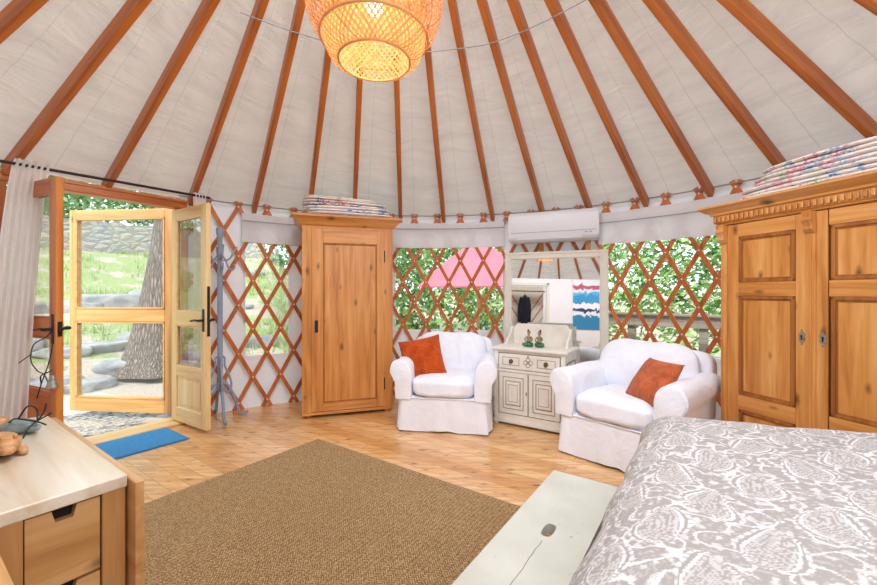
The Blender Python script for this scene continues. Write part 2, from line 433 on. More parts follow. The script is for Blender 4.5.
M_MATB = plain('mat_rubber', lin('#2c6c9c'), .8)
M_STONEB = plain('blue_grey_stone', lin('#7f918f'), .4, nscale=30, namt=.2)
M_COAT = fabric('dark_cloth', lin('#23242e'), None, 8, .4)
M_PAINT = plain('white_wall_paint', lin('#e9eaee'), .7, nscale=3, namt=.02)
M_ROCK = mk_stone('grey_rock', '#7c8084', '#9a9c9c', '#b8b4ac', 2.5)
M_STEP = mk_stone('step_stone', '#a8a29a', '#c0bab0', '#d4cfc4', 3)
M_SWALL, M_GROUND, M_GRAVEL, M_BARK = mk_stonewall(), mk_ground(), mk_gravel(), mk_bark()
M_LEAF = mk_leaf('leaves', ['#4c7638', '#6a9650', '#8db866', '#b2d08a', '#d8e6b8'])
M_LEAF2 = mk_leaf('far_leaves', ['#5a8050', '#7fa66c', '#a4c48c', '#c4d8b0'])
M_PINK = fabric('pink_canvas', lin('#e48496'), (.85,.36,.45,1), 4, .2, tmix=.4)
M_WEAVE = mk_leaf('bamboo_weave', ['#c98f5c', '#dba26e', '#e6b484'], .35)
M_RIM = plain('bamboo_rim', lin('#cf9c6c'), .6)
M_WHITE = plain('white_porcelain', lin('#efefec'), .3)
M_GREEN = plain('green_glaze', lin('#2f7a52'), .35, nscale=40, namt=.3)
M_TAN = plain('tan_clay', lin('#a08868'), .6, nscale=50, namt=.3)
M_HAIR = plain('black_glaze', lin('#25211e'), .4)

# ------------------------------------------------------------------ the round room
DOOR0, DOOR1 = 136.6, 157.6
WINS = {'1': (118.2, 126.3, .535, 2.0), '2': (73.3, 96.8, .76, 2.0), '3': (32, 54.2, .63, 2.0)}
bm = BM()
surf_pts = [Vector((CX, CY, 0))]
c0 = bm.verts.new((CX, CY, 0)); ring = [bm.verts.new(cyl(i*5, R+.06, 0)) for i in range(72)]
for i in range(72): bm.faces.new((c0, ring[i], ring[(i+1) % 72]))
rb = [bm.verts.new(cyl(i*5, R+.06, -.12)) for i in range(72)]
for i in range(72): bm.faces.new((ring[i], rb[i], rb[(i+1) % 72], ring[(i+1) % 72]))
tag(obj('floor', bm, M_FLOOR), 'round honey pine plank floor with dark knots', None, kind='structure')

def wall_arc(name, a0, a1, label):
    cuts_a = sorted({a0, a1} | {a for a in range(int(a0)+1, int(a1)+1, 2) if a0 < a < a1} | {w for v in WINS.values() for w in v[:2] if a0 < w < a1} | {d for d in (DOOR0, DOOR1) if a0 < d < a1})
    zs = sorted({0, 2.17, 2.24} | {w for v in WINS.values() for w in v[2:]} | {.3, 1.1, 1.4, 1.7})
    bm = BM(); vv = {}
    def V(a, z):
        if (a, z) not in vv: vv[(a, z)] = bm.verts.new(cyl(a, R+.035, z))
        return vv[(a, z)]
    for a, b in zip(cuts_a, cuts_a[1:]):
        for z0, z1 in zip(zs, zs[1:]):
            am, zm = (a+b)/2, (z0+z1)/2
            if DOOR0 < am < DOOR1 and zm < 2.17: continue
            if any(w[0] < am < w[1] and w[2] < zm < w[3] for w in WINS.values()): continue
            bm.faces.new((V(a, z0), V(b, z0), V(b, z1), V(a, z1)))
    return tag(obj(name, bm, M_WALL, smooth=180), label, None, kind='structure')
wall_arc('wall_back', 10, 165, 'white cloth wall of the round tent behind the lattice')
wall_arc('wall_front', 165, 370, 'white cloth wall behind the viewer')

for k, (a0, a1, z0, z1) in WINS.items():
    lab = {'1': 'narrow clear window left of the single wardrobe', '2': 'clear window behind the left armchair', '3': 'clear window behind the right armchair'}[k]
    w = thing('window_'+k, lab, None, cyl((a0+a1)/2, R+.04), 0, kind='structure')
    o = Vector(w.location); bm = BM(); n = max(4, int((a1-a0)/2))
    surf(bm, lambda i, j: cyl(a0+(a1-a0)*i/(n-1), R+.042, (z0, z1)[j])-o, n, 2)
    obj('pane', bm, M_VINYL, w, smooth=180)
    bm = BM()
    for zz in (z0,):
        surf(bm, lambda i, j: cyl(a0+(a1-a0)*i/(n-1), R+.036+(.02 if j in (1, 2) else 0), zz+(0, 0, .025, .025)[j])-o, n, 4, cv=True)
    for aa in (a0, a1):
        tube(bm, [cyl(aa, R+.045, z0)-o, cyl(aa, R+.045, z1)-o], .012, 6)
    sub(obj('window_trim', bm, M_FLAP, w), 'pale cloth edging')

# roof cloth
RISE = .504
def roofz(r): return 2.13 + RISE*(R-r)
bm = BM(); NB = 12; NR = 72
rs = [R+.06-(R+.06-.58)*j/(NR-1) for j in range(NR)]
def cpt(i, j):
    a = -2.6 + 360/(36*NB)*i + .5*0; r = rs[j]; ph = (i % NB)/NB
    sag = .035*sin(pi*ph)**.8*sin(pi*min(1, j/(NR-1)*1.05+.0))
    wr = .016*noise.noise(Vector((a*.16, r*3+a*.05, 1))) + .020*noise.noise(Vector((a*.22, r*8, 3))) + .007*noise.noise(Vector((a*.5, r*19, 7)))
    if j in (0,): sag = wr = 0
    seam = .006 if (i % NB) == NB//2 else 0
    return cyl(a, r, roofz(r)+.072 + sag*.5 + max(wr, -.03) + seam)
surf(bm, cpt, 36*NB, NR, cu=True)
tag(obj('ceiling', bm, M_CEIL, smooth=180), 'cream cloth roof lining sagging between the rafters', None, kind='structure')
# seams of the lining
# crown ring and dome
ct = tag(thing('crown_ring', 'round wooden crown ring joining the rafter tops', 'roof ring', (CX, CY, roofz(.6))), kind='structure')
bm = BM(); lathe(bm, [(.52,-.08),(.62,-.08),(.62,.1),(.52,.1),(.52,-.08)], 48); obj('ring', bm, W_RAFT, ct, smooth=35)
bm = BM(); lathe(bm, [(.62,.1),(.6,.17),(.45,.26),(.25,.31),(.001,.33)], 36); obj('dome', bm, M_DOME, ct, smooth=180)

# rafters: (wall angle, ring angle, label)
RA = [(167.2,168.5,'thick orange roof rafter in the upper left corner, left of the curtain top'),
 (157.2,157.5,'orange roof rafter meeting the wall just above the white curtain top'),
 (146.8,147.4,'orange roof rafter whose foot rests on the middle of the door header'),
 (135.2,140.2,'orange roof rafter ending over the pale right door leaf'),
 (124.8,131.3,'orange roof rafter ending above the narrow left window'),
 (114.6,122.1,'orange roof rafter ending behind the left end of the wardrobe blankets'),
 (105.4,112.6,'thin orange rafter ending behind the middle of the wardrobe blankets'),
 (95.5,100.0,'orange rafter ending just right of the single wardrobe cornice'),
 (86.1,88.6,'orange rafter ending over the left part of the middle window cover'),
 (75.5,78.5,'orange rafter ending over the right part of the middle window cover'),
 (65.1,68.6,'dark red-orange rafter ending behind the left part of the air conditioner'),
 (56.0,58.3,'dark rafter ending at the right end of the air conditioner'),
 (46.2,47.1,'orange rafter ending over the middle of the right window cover'),
 (36.5,35.9,'orange rafter ending just left of the double armoire cornice'),
 (26.7,27.0,'thick orange rafter ending behind the left part of the quilt stack'),
 (16.7,19.9,'thick orange rafter running down to the quilts at the right picture edge'),
 (6.6,8.5,'short piece of rafter in the upper right corner of the picture')]
for k in range(177, 352, 10): RA.append((k, k+1, None))
def rafter(aw, ar, lab):
    p0 = cyl(aw, R-.005, roofz(R-.005)); p1 = cyl(ar, .62, roofz(.62))
    if lab is None: lab = 'orange rafter above the viewer, seen only in the mirror'
    d = p1-p0; Ln = d.length
    bm = BM()
    box(bm, (Ln/2, 0, 0), (Ln, .044, .09), .004, seg=1)
    o = obj('rafter', bm, W_RAFT)
    x = d.normalized(); y = Vector((0,0,1)).cross(x).normalized(); z = x.cross(y)
    o.matrix_world = Matrix.Translation(p0) @ Matrix((x, y, z)).transposed().to_4x4()
    tag(o, lab, 'rafter', 'roof rafters')
for a in RA: rafter(*a)

# lattice wall
def zrow(k): return .08+.258*k
ls = thing('lattice_wall', 'criss-cross red-brown wooden lattice standing inside the cloth wall', 'lattice', cyl(85, R-.02))
lo = Vector(ls.location)
A_LO, A_HI = 12, 136.2
for s, rr in ((1, R-.004), (-1, R-.018)):
    bm = BM()
    for j in range(-6, 40):
        ab = 2.5+5*j                           # angle at row 8
        pts = []
        for q in range(0, 35):
            k = -.3 + 8.52*q/34
            a = ab + s*2.5*(8-k) + (.6 if ab < 60 else 0)
            if A_LO <= a <= A_HI: pts.append((a, zrow(k)))
        if len(pts) < 3: continue
        rings = []
        for i, (a, z) in enumerate(pts):
            da = 2.5*s*-1; dz = .258
            tx = rad(da)*R; ln = hypot(tx, dz); nx, nz = dz/ln, -tx/ln
            hw = .020; q = []
            for (w, t) in ((-hw, 0), (hw, 0), (hw, -.011), (-hw, -.011)):
                q.append(bm.verts.new(cyl(a+math.degrees(nx*w/R), rr+t, z+nz*w)-lo))
            rings.append(q)
        for A, B in zip(rings, rings[1:]):
            for i in range(4): bm.faces.new((A[i], A[(i+1) % 4], B[(i+1) % 4], B[i]))
        bm.faces.new(rings[0][::-1]); bm.faces.new(rings[-1])
    obj('slat_layer', bm, W_LATT, ls)
bm = BM()
for j in range(2, 28):
    for k in range(0, 9):
        a = 2.5+5*j + (2.5 if k % 2 else 0); a += .6 if a < 60 else 0
        if not A_LO < a < A_HI: continue
        M = Matrix.Translation(cyl(a, R-.0305, zrow(k))-lo) @ Matrix.Rotation(rad(a), 4, 'Z') @ Matrix.Rotation(-pi/2, 4, 'Y')
        lathe(bm, [(.0001,.005),(.006,.004),(.008,0),(.008,-.004)], 8, M)
sub(tag(obj('bolt', bm, M_WHITE, ls, smooth=40), kind='stuff'), 'small pale bolts at the crossings')
# cable along the wall top
bm = BM(); tube(bm, [cyl(a, R-.036, 2.175) for a in range(8, 138, 3)], .006, 6)
tag(obj('tension_cable', bm, plain('cable_grey', lin('#8c8880'), .5)), 'thin grey steel cable running along the lattice tops', 'cable')
# rolled window covers
def flap(a0, a1, z0, z1, label):
    t = thing('window_cover', label, 'window cover', cyl((a0+a1)/2, R-.05, z0), 0, 'cloth window covers'); o = Vector(t.location)
    prof = [(-.038, 0), (-.046, .004), (-.05, .1), (-.049, .2), (-.056, .215), (-.062, .24), (-.06, .29), (-.05, z1-z0-.015), (-.04, z1-z0), (-.036, z1-z0-.02), (-.036, .02)]
    n = int((a1-a0)*1.5)+3
    def f(i, j):
        a = a0+(a1-a0)*i/(n-1); r, z = prof[j]
        w = .006*noise.noise(Vector((a*.35, z*6, 5)))
        return cyl(a, R+r+w, z0+z+(.008*noise.noise(Vector((a*.2, 9, 1))) if j < 2 else 0))-o
    bm = BM(); g = surf(bm, f, n, len(prof), cv=True)
    bm.faces.new(g[0]); bm.faces.new(g[-1][::-1])
    obj('cloth', bm, M_FLAP, t, smooth=50)
    bm = BM(); surf(bm, lambda i, j: cyl(a0+(a1-a0)*i/(n-1), R-.0655+(0,.0,.004,.004)[j], z0+(.222, .232, .232, .222)[j])-o, n, 4, cv=True)
    sub(obj('seam_strap', bm, M_ACD, t), 'grey strap line')
flap(112.5, 127.0, 1.775, 2.085, 'white rolled cloth window cover left of the single wardrobe')
flap(73.0, 97.6, 1.785, 2.085, 'white rolled cloth window cover above the left armchair')
flap(30, 54.4, 1.75, 2.085, 'white rolled cloth window cover above the right armchair')
# vertical studs behind the air conditioner
for a, l in ((65.3, 'upright orange stud below the left part of the air conditioner'), (56.2, 'upright orange stud below the right end of the air conditioner')):
    bm = BM(); box(bm, (0, 0, 1.05), (.05, .035, 2.1), .004)
    o = obj('stud', bm, W_PINE2['z'], loc=cyl(a, R-.056), rz=rad(a+90)); tag(o, l, 'stud', 'wall studs')

# ------------------------------------------------------------------ the doors
PR, PL = Vector((-2.51, 3.78, 0)), Vector((-3.16, 2.86, 0))
DD = (PR-PL).normalized(); DA = atan2(DD.y, DD.x); DW = (PR-PL).length
d1 = thing('door_1', 'orange wooden frame of the double doorway', None, (PL+PR)/2, DA, kind='structure')
h = DW/2
bm = BM(); bx(bm, -h-.14, h+.06, -.05, .07, 2.05, 2.135, .006); bx(bm, -h-.14, h+.06, -.062, -.04, 2.11, 2.135, .003); obj('header', bm, W_DOORL['x'], d1)
for s in (-1, 1):
    bm = BM(); bx(bm, s*(h+.035)-.035-(.05 if s < 0 else 0), s*(h+.035)+.035, -.05, .07, 0, 2.05, .005); obj('jamb', bm, W_DOORL['z'], d1)
bm = BM(); bx(bm, -h-.07, h+.07, -.13, .12, 0.0, .022, .006); obj('threshold', bm, W_DOORR['x'], d1)

def leaf(name, H, rz, W, mats, label, side, pl=(.14, .3)):
    """french door leaf, hinge at local x=0; visible face is local -y*side"""
    t = tag(thing(name, label, None, H, rz), kind='structure')
    T = .042; z0, z1 = .035, 2.03; st = .085
    for (x0, x1) in ((0, st), (W-st, W)):
        bm = BM(); bx(bm, x0, x1, -T/2, T/2, z0, z1, .004); obj('stile', bm, mats['z'], t)
    for (a, b) in ((z0, .17), (.46, .56), (.94, 1.07), (1.93, z1)):
        bm = BM(); bx(bm, st, W-st, -T/2, T/2, a, b, .004); obj('rail', bm, mats['x'], t)
    bm = BM(); bx(bm, st, W-st, -.008, .008, .17, .46); bx(bm, st+.03, W-st-.03, -.014, .014, .2, .43, .006); obj('panel', bm, mats['z'], t)
    for (a, b) in ((.56, .94), (1.07, 1.93)):
        bm = BM(); bx(bm, st-.004, W-st+.004, -.003, .003, a-.004, b+.004); p = obj('pane', bm, M_GLASS, t)
        bm = BM()
        for y in (-.012, .012):
            for (u0, u1, v0, v1) in ((st, st+.012, a, b), (W-st-.012, W-st, a, b), (st, W-st, a, a+.012), (st, W-st, b-.012, b)):
                bx(bm, u0, u1, y-.006, y+.006, v0, v1)
        obj('glazing_bead', bm, mats['x'], p)
    hz = 1.0
    for s in (-1, 1):
        bm = BM()
        bx(bm, W-.062, W-.026, s*T/2-.004, s*T/2+.004, hz-.1, hz+.1, .003)
        tube(bm, [(W-.044, s*T/2, hz), (W-.044, s*(T/2+.05), hz)], .011, 10)
        tube(bm, spline([(W-.044, s*(T/2+.05), hz), (W-.075, s*(T/2+.055), hz+.004), (W-.16, s*(T/2+.05), hz-.006)], 5), .009, 8)
        obj('lever_handle', bm, M_BLACK, t, smooth=40)
    bm = BM(); bx(bm, W-.001, W+.004, -.012, .012, hz-pl[0], hz+pl[1], .001); tube(bm, [(W, 0, hz), (W+.03, 0, hz)], .012, 8); obj('latch_plate', bm, M_BLACK, t)
    for zz in (.25, 1.05, 1.82):
        bm = BM(); tube(bm, [(-.006, side*T/2, zz-.05), (-.006, side*T/2, zz+.05)], .008, 8); obj('hinge', bm, M_BLACK, t)
    return t
leaf('door_2', Vector((-3.10, 2.90, 0)), rad(-25), .60, W_DOORL, 'shade-toned orange glazed left door leaf swung open behind the curtain', 1, (.05, .05))
leaf('door_3', Vector((-2.545, 3.77, 0)), rad(-32), .62, W_DOORR, 'lit-toned pale yellow glazed right door leaf swung open into the room', 1)
def screen_door():
    W = 1.16
    t = tag(thing('door_4', 'pale wooden screen door with two mesh panels standing open outside', None, Vector((-2.64, 3.94, 0)), rad(174.5)), kind='structure')
    for (x0, x1) in ((0, .105), (W-.075, W)):
        bm = BM(); bx(bm, x0, x1, -.02, .02, .03, 2.09, .005); obj('stile', bm, W_SCR['z'], t)
    for (a, b) in ((.03, .17), (.95, 1.08), (2.0, 2.09)):
        bm = BM(); bx(bm, .105, W-.075, -.02, .02, a, b, .005); obj('rail', bm, W_SCR['x'], t)
    for (a, b) in ((.17, .95), (1.08, 2.0)):
        bm = BM(); v = [bm.verts.new(p) for p in ((.1, 0, a), (W-.07, 0, a), (W-.07, 0, b), (.1, 0, b))]; bm.faces.new(v)
        p = obj('mesh_screen', bm, M_SCREEN, t)
        bm = BM()
        for (u0, u1, v0, v1) in ((.105, .12, a, b), (W-.09, W-.075, a, b), (.105, W-.075, a, a+.015), (.105, W-.075, b-.015, b)):
            bx(bm, u0, u1, -.026, .026, v0, v1)
        obj('screen_bead', bm, W_SCR['x'], p)
screen_door()

# curtain rod and curtains
IN = Vector((.819, -.574, 0))
def rodp(t, off=.28, z=2.135): return Vector((PR.x-.576*t+.819*off, PR.y-.817*t-.574*off, z))
bm = BM(); tube(bm, [rodp(1.35), rodp(-.16, z=2.15)], .011, 10)
bm2 = bm; tag(obj('curtain_rod', bm, M_BLACK, smooth=40), 'black metal curtain rod under the rafters above the doorway', 'curtain rod')
def curtain(tc0, w0, tc1, w1, off0, off1, folds, label, ztop=2.175):
    n, m = folds*10+1, 40; bm = BM()
    def f(i, j):
        s = i/(n-1); q = j/(m-1)
        e = q**.7
        t = (tc0+(tc1-tc0)*e) + (s-.5)*(w0+(w1-w0)*e)
        off = off0+(off1-off0)*e + (.016+.022*e)*sin(2*pi*folds*s + 1.2*noise.noise(Vector((s*3, q*1.5, 2)))) + .02*noise.noise(Vector((s*4, q*2, 7)))
        z = ztop-(ztop-.012)*q
        if q < .04: off = off0+.017*sin(2*pi*folds*s)
        return rodp(t, off, z)
    surf(bm, f, n, m)
    return tag(obj('curtain', bm, M_CURT, smooth=180), label, 'curtain')
curtain(1.03, .18, 1.20, .22, .29, .38, 6, 'gathered white curtain hanging at the left side of the doorway')
curtain(-.07, .11, -.08, .11, .28, .28, 4, 'bunched white curtain hanging behind the pale right door leaf')

# twig ornament on the left handle
tw = thing('twig_ornament', 'dark twisted twig hanger with a small bell on the left door handle', 'ornament', Vector((-2.585, 2.63, 1.0)))
bm = BM()
random.seed(3)
tube(bm, spline([(0,0,0),(-.03,-.02,-.05),(-.1,-.03,-.10),(-.13,-.02,-.2),(-.09,-.02,-.27),(-.03,-.03,-.30),(.0,-.03,-.36)], 6), .0035, 6)
tube(bm, spline([(-.12,-.02,-.16),(-.17,-.03,-.2),(-.19,-.04,-.22)], 4), .003, 6)
tube(bm, spline([(0,0,0),(.012,-.02,-.12),(.0,-.03,-.22),(-.05,-.03,-.36),(-.09,-.02,-.46)], 6), .0032, 6)
tube(bm, spline([(-.05,-.03,-.36),(-.03,-.05,-.3),(.03,-.04,-.27)], 5), .004, 6)
obj('twig', bm, M_BLACK, tw, smooth=60)
bm = BM(); lathe(bm, [(.001,.07),(.012,.068),(.02,.04),(.032,.0),(.036,-.01),(.001,-.008)], 16, Matrix.Translation((.03,-.035,-.37)))
sub(obj('bell', bm, M_PEWTER, tw, smooth=50), 'small pewter bell')

# ------------------------------------------------------------------ rug, mat, bench, bed
bm = BM(); bx(bm, -2.73, -.30, -.42, 2.13, 0, .012, .004)
tag(obj('rug', bm, M_RUG, rz=GR), 'large brown herringbone sisal rug on the plank floor', 'rug')
mp = Vector((-2.34, 3.15, 0))
mt = thing('doormat', 'flat blue doormat on the floor inside the open door', 'doormat', G(1.145, 3.906), GR)
bm = BM(); bx(bm, -.25, .25, -.36, .36, .002, .014, .003); obj('pile', bm, M_MAT, mt)
bm = BM(); bx(bm, -.262, .262, -.372, .372, 0, .006, .002); obj('border', bm, M_MATB, mt)

bn = thing('bench', 'off-white painted wooden bench with oval hand hole at the foot of the bed', 'bench', G(1.34, .47), GR)
# top with an oval hand hole
bm = BM(); hx, hy = .138, .466; n = 32
ov = [(.017*cos(2*pi*i/n) if True else 0, .045*sin(2*pi*i/n)) for i in range(n)]
ov = [(.02*math.copysign(abs(cos(2*pi*i/n))**.7, cos(2*pi*i/n)), .042*math.copysign(abs(sin(2*pi*i/n))**.8, sin(2*pi*i/n))) for i in range(n)]
def rect_pt(i):
    a = 2*pi*i/n; c, s = cos(a), sin(a); k = min(hx/abs(c) if abs(c) > 1e-6 else 9, hy/abs(s) if abs(s) > 1e-6 else 9)
    return (c*k, s*k)
# choose outer points incl. corners
ang0 = atan2(hy, hx)
outer = [rect_pt(i) for i in range(n)]
for target in (ang0, pi-ang0, pi+ang0, 2*pi-ang0):
    i = round(target/(2*pi)*n) % n; outer[i] = (math.copysign(hx, cos(target)), math.copysign(hy, sin(target)))
T = [[bm.verts.new((p[0], p[1], z)) for p in pts] for pts, z in ((outer, .42), (ov, .42), (ov, .385), (outer, .385))]
for A, B in ((0,1),(1,2),(2,3),(3,0)):
    for i in range(n): bm.faces.new((T[A][i], T[A][(i+1)%n], T[B][(i+1)%n], T[B][i]))
obj('seat_board', bm, M_BENCH, bn)
for s in (-1, 1):
    bm = BM(); bx(bm, -.12, .12, s*.40-.014, s*.40+.014, .012, .385, .003); obj('end_panel', bm, M_BENCH, bn)
bm = BM(); bx(bm, -.012, .012, -.386, .386, .25, .33, .003); obj('stretcher', bm, M_BENCH, bn)

# bed
FB0, FB1, XF, XH = .80, 2.35, -.295, 1.75     # near/far edge, foot, head (local x = -L)
bd = thing('bed', 'low bed under the patterned duvet', 'bed', G(0, 0), GR)
bm = BM(); superbox(bm, ((XF+XH)/2+.03, (FB0+FB1)/2, .43), ((XH-XF)/2-.05, (FB1-FB0)/2-.07, .13), 9, 8); obj('mattress', bm, M_SLIP, bd, smooth=60)
bm = BM(); bx(bm, XF+.07, XH-.04, FB0+.09, FB1-.09, .16, .3, .01); obj('bed_base', bm, W_PINE2['x'], bd)
for x in (XF+.12, XH-.1):
    for y in (FB0+.14, FB1-.14):
        bm = BM(); bx(bm, x-.03, x+.03, y-.03, y+.03, .012, .16, .004); obj('leg', bm, W_PINE2['z'], bd)
def paisley(u, v):
    u *= 1.3; v *= 1.3
    cw, ch = .30, .225
    best = 9; wx = u + .012*sin(v*23) ; wy = v + .012*sin(u*19)
    r = math.floor(wy/ch)
    for rr in (r-1, r, r+1):
        o = .5*cw if rr % 2 else 0
        c = math.floor((wx-o)/cw)
        for cc in (c-1, c, c+1):
            x = wx-(o+cc*cw+cw/2); y = wy-(rr*ch+ch/2)
            s = 1 if (cc+rr) % 2 else -1
            x *= s
            # rotate
            x, y = .82*x+.57*y, -.57*x+.82*y
            t = (y+.085)/.2
            if t <= 0 or t >= 1:
                d = 1+ (abs(t-.5)-.5)*4 + abs(x)*12
            else:
                w = .082*1.75*sqrt(t)*(1-t)**.75*1.25
                d = abs(x-.09*t*t+.012)/max(w, .004)
            if d < best: best = d; bt = t; bxv = x; byv = y
    d = best
    n1 = noise.noise(Vector((u*16, v*16, 1)))
    if d < 1:
        if d > .87: return .95
        if .72 < d < .78: return .55
        # scalloped rings inside
        k = sin(d*30+n1*2); k2 = sin(atan2(byv+.03, bxv)*13)
        val = .12 + (.45 if k > .6 else 0) + (.4 if (k < -.3 and k2 > .2) else 0)
        return val
    if d < 1.18: return .12
    if d < 1.34: return .9 if sin(bt*46) > -.5 else .35
    n2 = noise.noise(Vector((u*34, v*34, 4))); n3 = noise.noise(Vector((u*12, v*12, 8)))
    if abs(n3) < .05: return .85
    n4 = noise.noise(Vector((u*70, v*70, 4)))
    return .12+(.45 if n2 > .25 else 0)+(.2 if n4 > .2 else 0)
def mk_duvet():
    t = NT('paisley_duvet'); at = t.n('Attribute'); at.attribute_name = 'pat'
    f = t.noise(t.coords(), 300, 2)
    k = t.math('ADD', at.outputs['Fac'], t.math('MULTIPLY', t.math('SUBTRACT', f, .5), .25))
    c = t.ramp(k, [(.08, lin('#9b9693')), (.45, lin('#b6b3b2')), (.95, lin('#dcdce0'))])
    t.bsdf(c, .95, t.bump(t.noise(t.coords(), 9, 4), .35, .02), spec=.1); return t.m
def make_duvet():
    st = .0041; r = .19; hang = .30
    xs = int((XH-XF+hang)/st); ys = int((FB1-FB0+2*hang)/st)
    def edge(d):          # d>0 inside; d<0 past the edge; returns (offset inward, drop)
        if d > r: return d, 0
        arc = r*pi/2
        q = r-d
        if q < arc: a = q/r; return r-r*sin(a), r-r*cos(a)
        return -(q-arc)*.10, r+(q-arc)*.98
    verts, col = [], []
    for i in range(xs+1):
        sx = -hang+i*st
        ox, dx = edge(sx)
        for j in range(ys+1):
            sy = -hang+j*st; X = XF+ox
            if sy < (FB1-FB0)/2: oy, dy = edge(sy); Y = FB0+oy
            else: oy, dy = edge((FB1-FB0)-sy); Y = FB1-oy
            drop = (dx**4+dy**4)**.25
            zt = .655+.085*max(0, min(.95, X-XF-.1))
            if dx > 0 and dy > 0:
                kk = min(dx, dy); X -= .25*kk*(1 if True else 0)*.5; Y += (.12*kk if sy > .5 else -.12*kk)
            wv = .012*noise.noise(Vector((X*3, Y*3, 0)))+.007*noise.noise(Vector((X*8+Y*3, Y*5, 3)))
            fold = .02*sin(Y*14+2*noise.noise(Vector((Y*3, 0, 1))))*min(1, dx/.25) if dx > 0 else 0
            verts.append((X-fold*.8, Y, zt-drop+wv)); col.append(paisley(X+drop*-.0 if dx == 0 else XF+ox+(-dx), Y if dy == 0 else Y))
    faces = []
    w = ys+1
    for i in range(xs):
        for j in range(ys): faces.append((i*w+j, (i+1)*w+j, (i+1)*w+j+1, i*w+j+1))
    me = bpy.data.meshes.new('duvet'); me.from_pydata(verts, [], faces)
    at = me.attributes.new('pat', 'FLOAT', 'POINT'); at.data.foreach_set('value', col)
    me.shade_smooth(); me.materials.append(mk_duvet()); me.update()
    o = bpy.data.objects.new('duvet', me); COL.objects.link(o); o.rotation_euler = (0, 0, GR)
    return tag(o, 'grey and white paisley duvet spread over the bed', 'duvet')
make_duvet()

# ------------------------------------------------------------------ armchairs
def armchair(loc, rz, sc, label):
    t = thing('armchair', label, 'armchair', loc, rz, 'slipcovered armchairs'); t.scale = (sc, sc, sc)
    # body + skirt
    bm = BM(); n = 160; hx, hy = .415, .40; levels = [.305, .27, .2, .12, .05, .012]
    per = []
    for i in range(n):
        a = 2*pi*i/n; c, s = cos(a), sin(a); k = (abs(c)**14+abs(s)**14)**(-1/14)
        per.append((c*k, s*k, a))
    def f(i, j):
        x, y, a = per[i]; fl = (.305-levels[j])/.3
        corner = min(abs(x), abs(y))
        w = fl*(.018 + .012*sin(a*19+1.5*noise.noise(Vector((x*3, y*3, 0))))*(.4+.6*corner**6) + .02*noise.noise(Vector((x*4, y*4, 3))))
        pleat = -.02*fl if (abs(abs(x)-.94) < .03 and abs(y) > .9) else 0
        return Vector((x*(hx+w+pleat), y*(hy+w+pleat), levels[j]+(.006*sin(a*7)*fl)))
    g = surf(bm, f, n, len(levels), cu=True)
    bm.faces.new([g[i][0] for i in range(n)])
    obj('skirt', bm, M_SLIP, t, smooth=60)
    bm = BM(); tube(bm, [(per[i][0]*(hx+.004), per[i][1]*(hy+.004), .3) for i in range(n)], .006, 6, closed=True); obj('piping', bm, M_SLIP, t, smooth=180)
    # arms
    for s in (-1, 1):
        prof = [(.285,.29),(.283,.42),(.285,.52),(.30,.585),(.345,.63),(.40,.64),(.452,.617),(.478,.565),(.476,.515),(.452,.47),(.435,.44),(.43,.36),(.43,.29)]
        prof = [(p.x, p.y) for p in spline([(a, b, 0) for a, b in prof], 3)]
        cxp = sum(p[0] for p in prof)/len(prof); czp = .5
        ys = [-.415,-.412,-.402,-.385,-.3,-.2,-.1,0,.1,.2,.3,.36,.375]
        scs = [.86,.93,.975,1,1,1,1,1,1,1,1,.98,.9]
        bm = BM()
        def fa(i, j):
            x, z = prof[i]; k = scs[j]
            x = cxp+(x-cxp)*k; z = .29 + (z-.29)*(1-(1-k)*.4) if z > .31 else z
            nz = noise.noise(Vector((x*7+s*3, ys[j]*5, z*7)))*.009
            dip = -.012*max(0, (ys[j]+.1)/.45) if z > .5 else 0
            return Vector((s*(x+nz), ys[j], z+nz+dip))
        g = surf(bm, fa, len(prof), len(ys), cu=True)
        bm.faces.new([r[0] for r in g]); bm.faces.new([r[-1] for r in g][::-1])
        a = obj('armrest', bm, M_SLIP, t, smooth=50)
        bm = BM(); tube(bm, [(s*(cxp+(x-cxp)*.97), -.404, .29+(z-.29)*.99) for x, z in prof[:-1]], .005, 6); obj('piping', bm, M_SLIP, a, smooth=180)
    # back frame, slightly raked
    Mb = Matrix.Translation((0, .33, .3)) @ Matrix.Rotation(rad(-9), 4, 'X')
    bm = BM(); superbox(bm, (0, 0, .21), (.425, .085, .275), 7, 14, .012, 5, 2, Mb); obj('backrest', bm, M_SLIP, t, smooth=180)
    Mc = Matrix.Translation((0, .19, .42)) @ Matrix.Rotation(rad(-13), 4, 'X')
    def sq(w, q): return Vector((w.x*(1-.05*q.z), w.y*(1.15-.45*abs(q.z)**3-.35*abs(q.x)**4), w.z*(1-.08*q.x*q.x)))
    bm = BM(); superbox(bm, (0, 0, .195), (.365, .12, .225), 5.5, 18, .022, 5, 5, Mc, sq); obj('back_cushion', bm, M_SLIP, t, smooth=180)
    def sq2(w, q): return Vector((w.x, w.y, w.z*(1.1-.3*abs(q.x)**4-.25*abs(q.y)**4)))
    bm = BM(); superbox(bm, (0, -.085, .385), (.288, .345, .095), 6, 18, .012, 5, 9, None, sq2); obj('seat_cushion', bm, M_SLIP, t, smooth=180)
    return t
armchair(Vector((.10, 3.877, 0)), rad(-9.4), 1.0, 'white slipcovered armchair between the wardrobe and the white washstand')
armchair(Vector((1.53, 3.055, 0)), rad(-49), 1.02, 'white slipcovered armchair under the right window beside the bed')
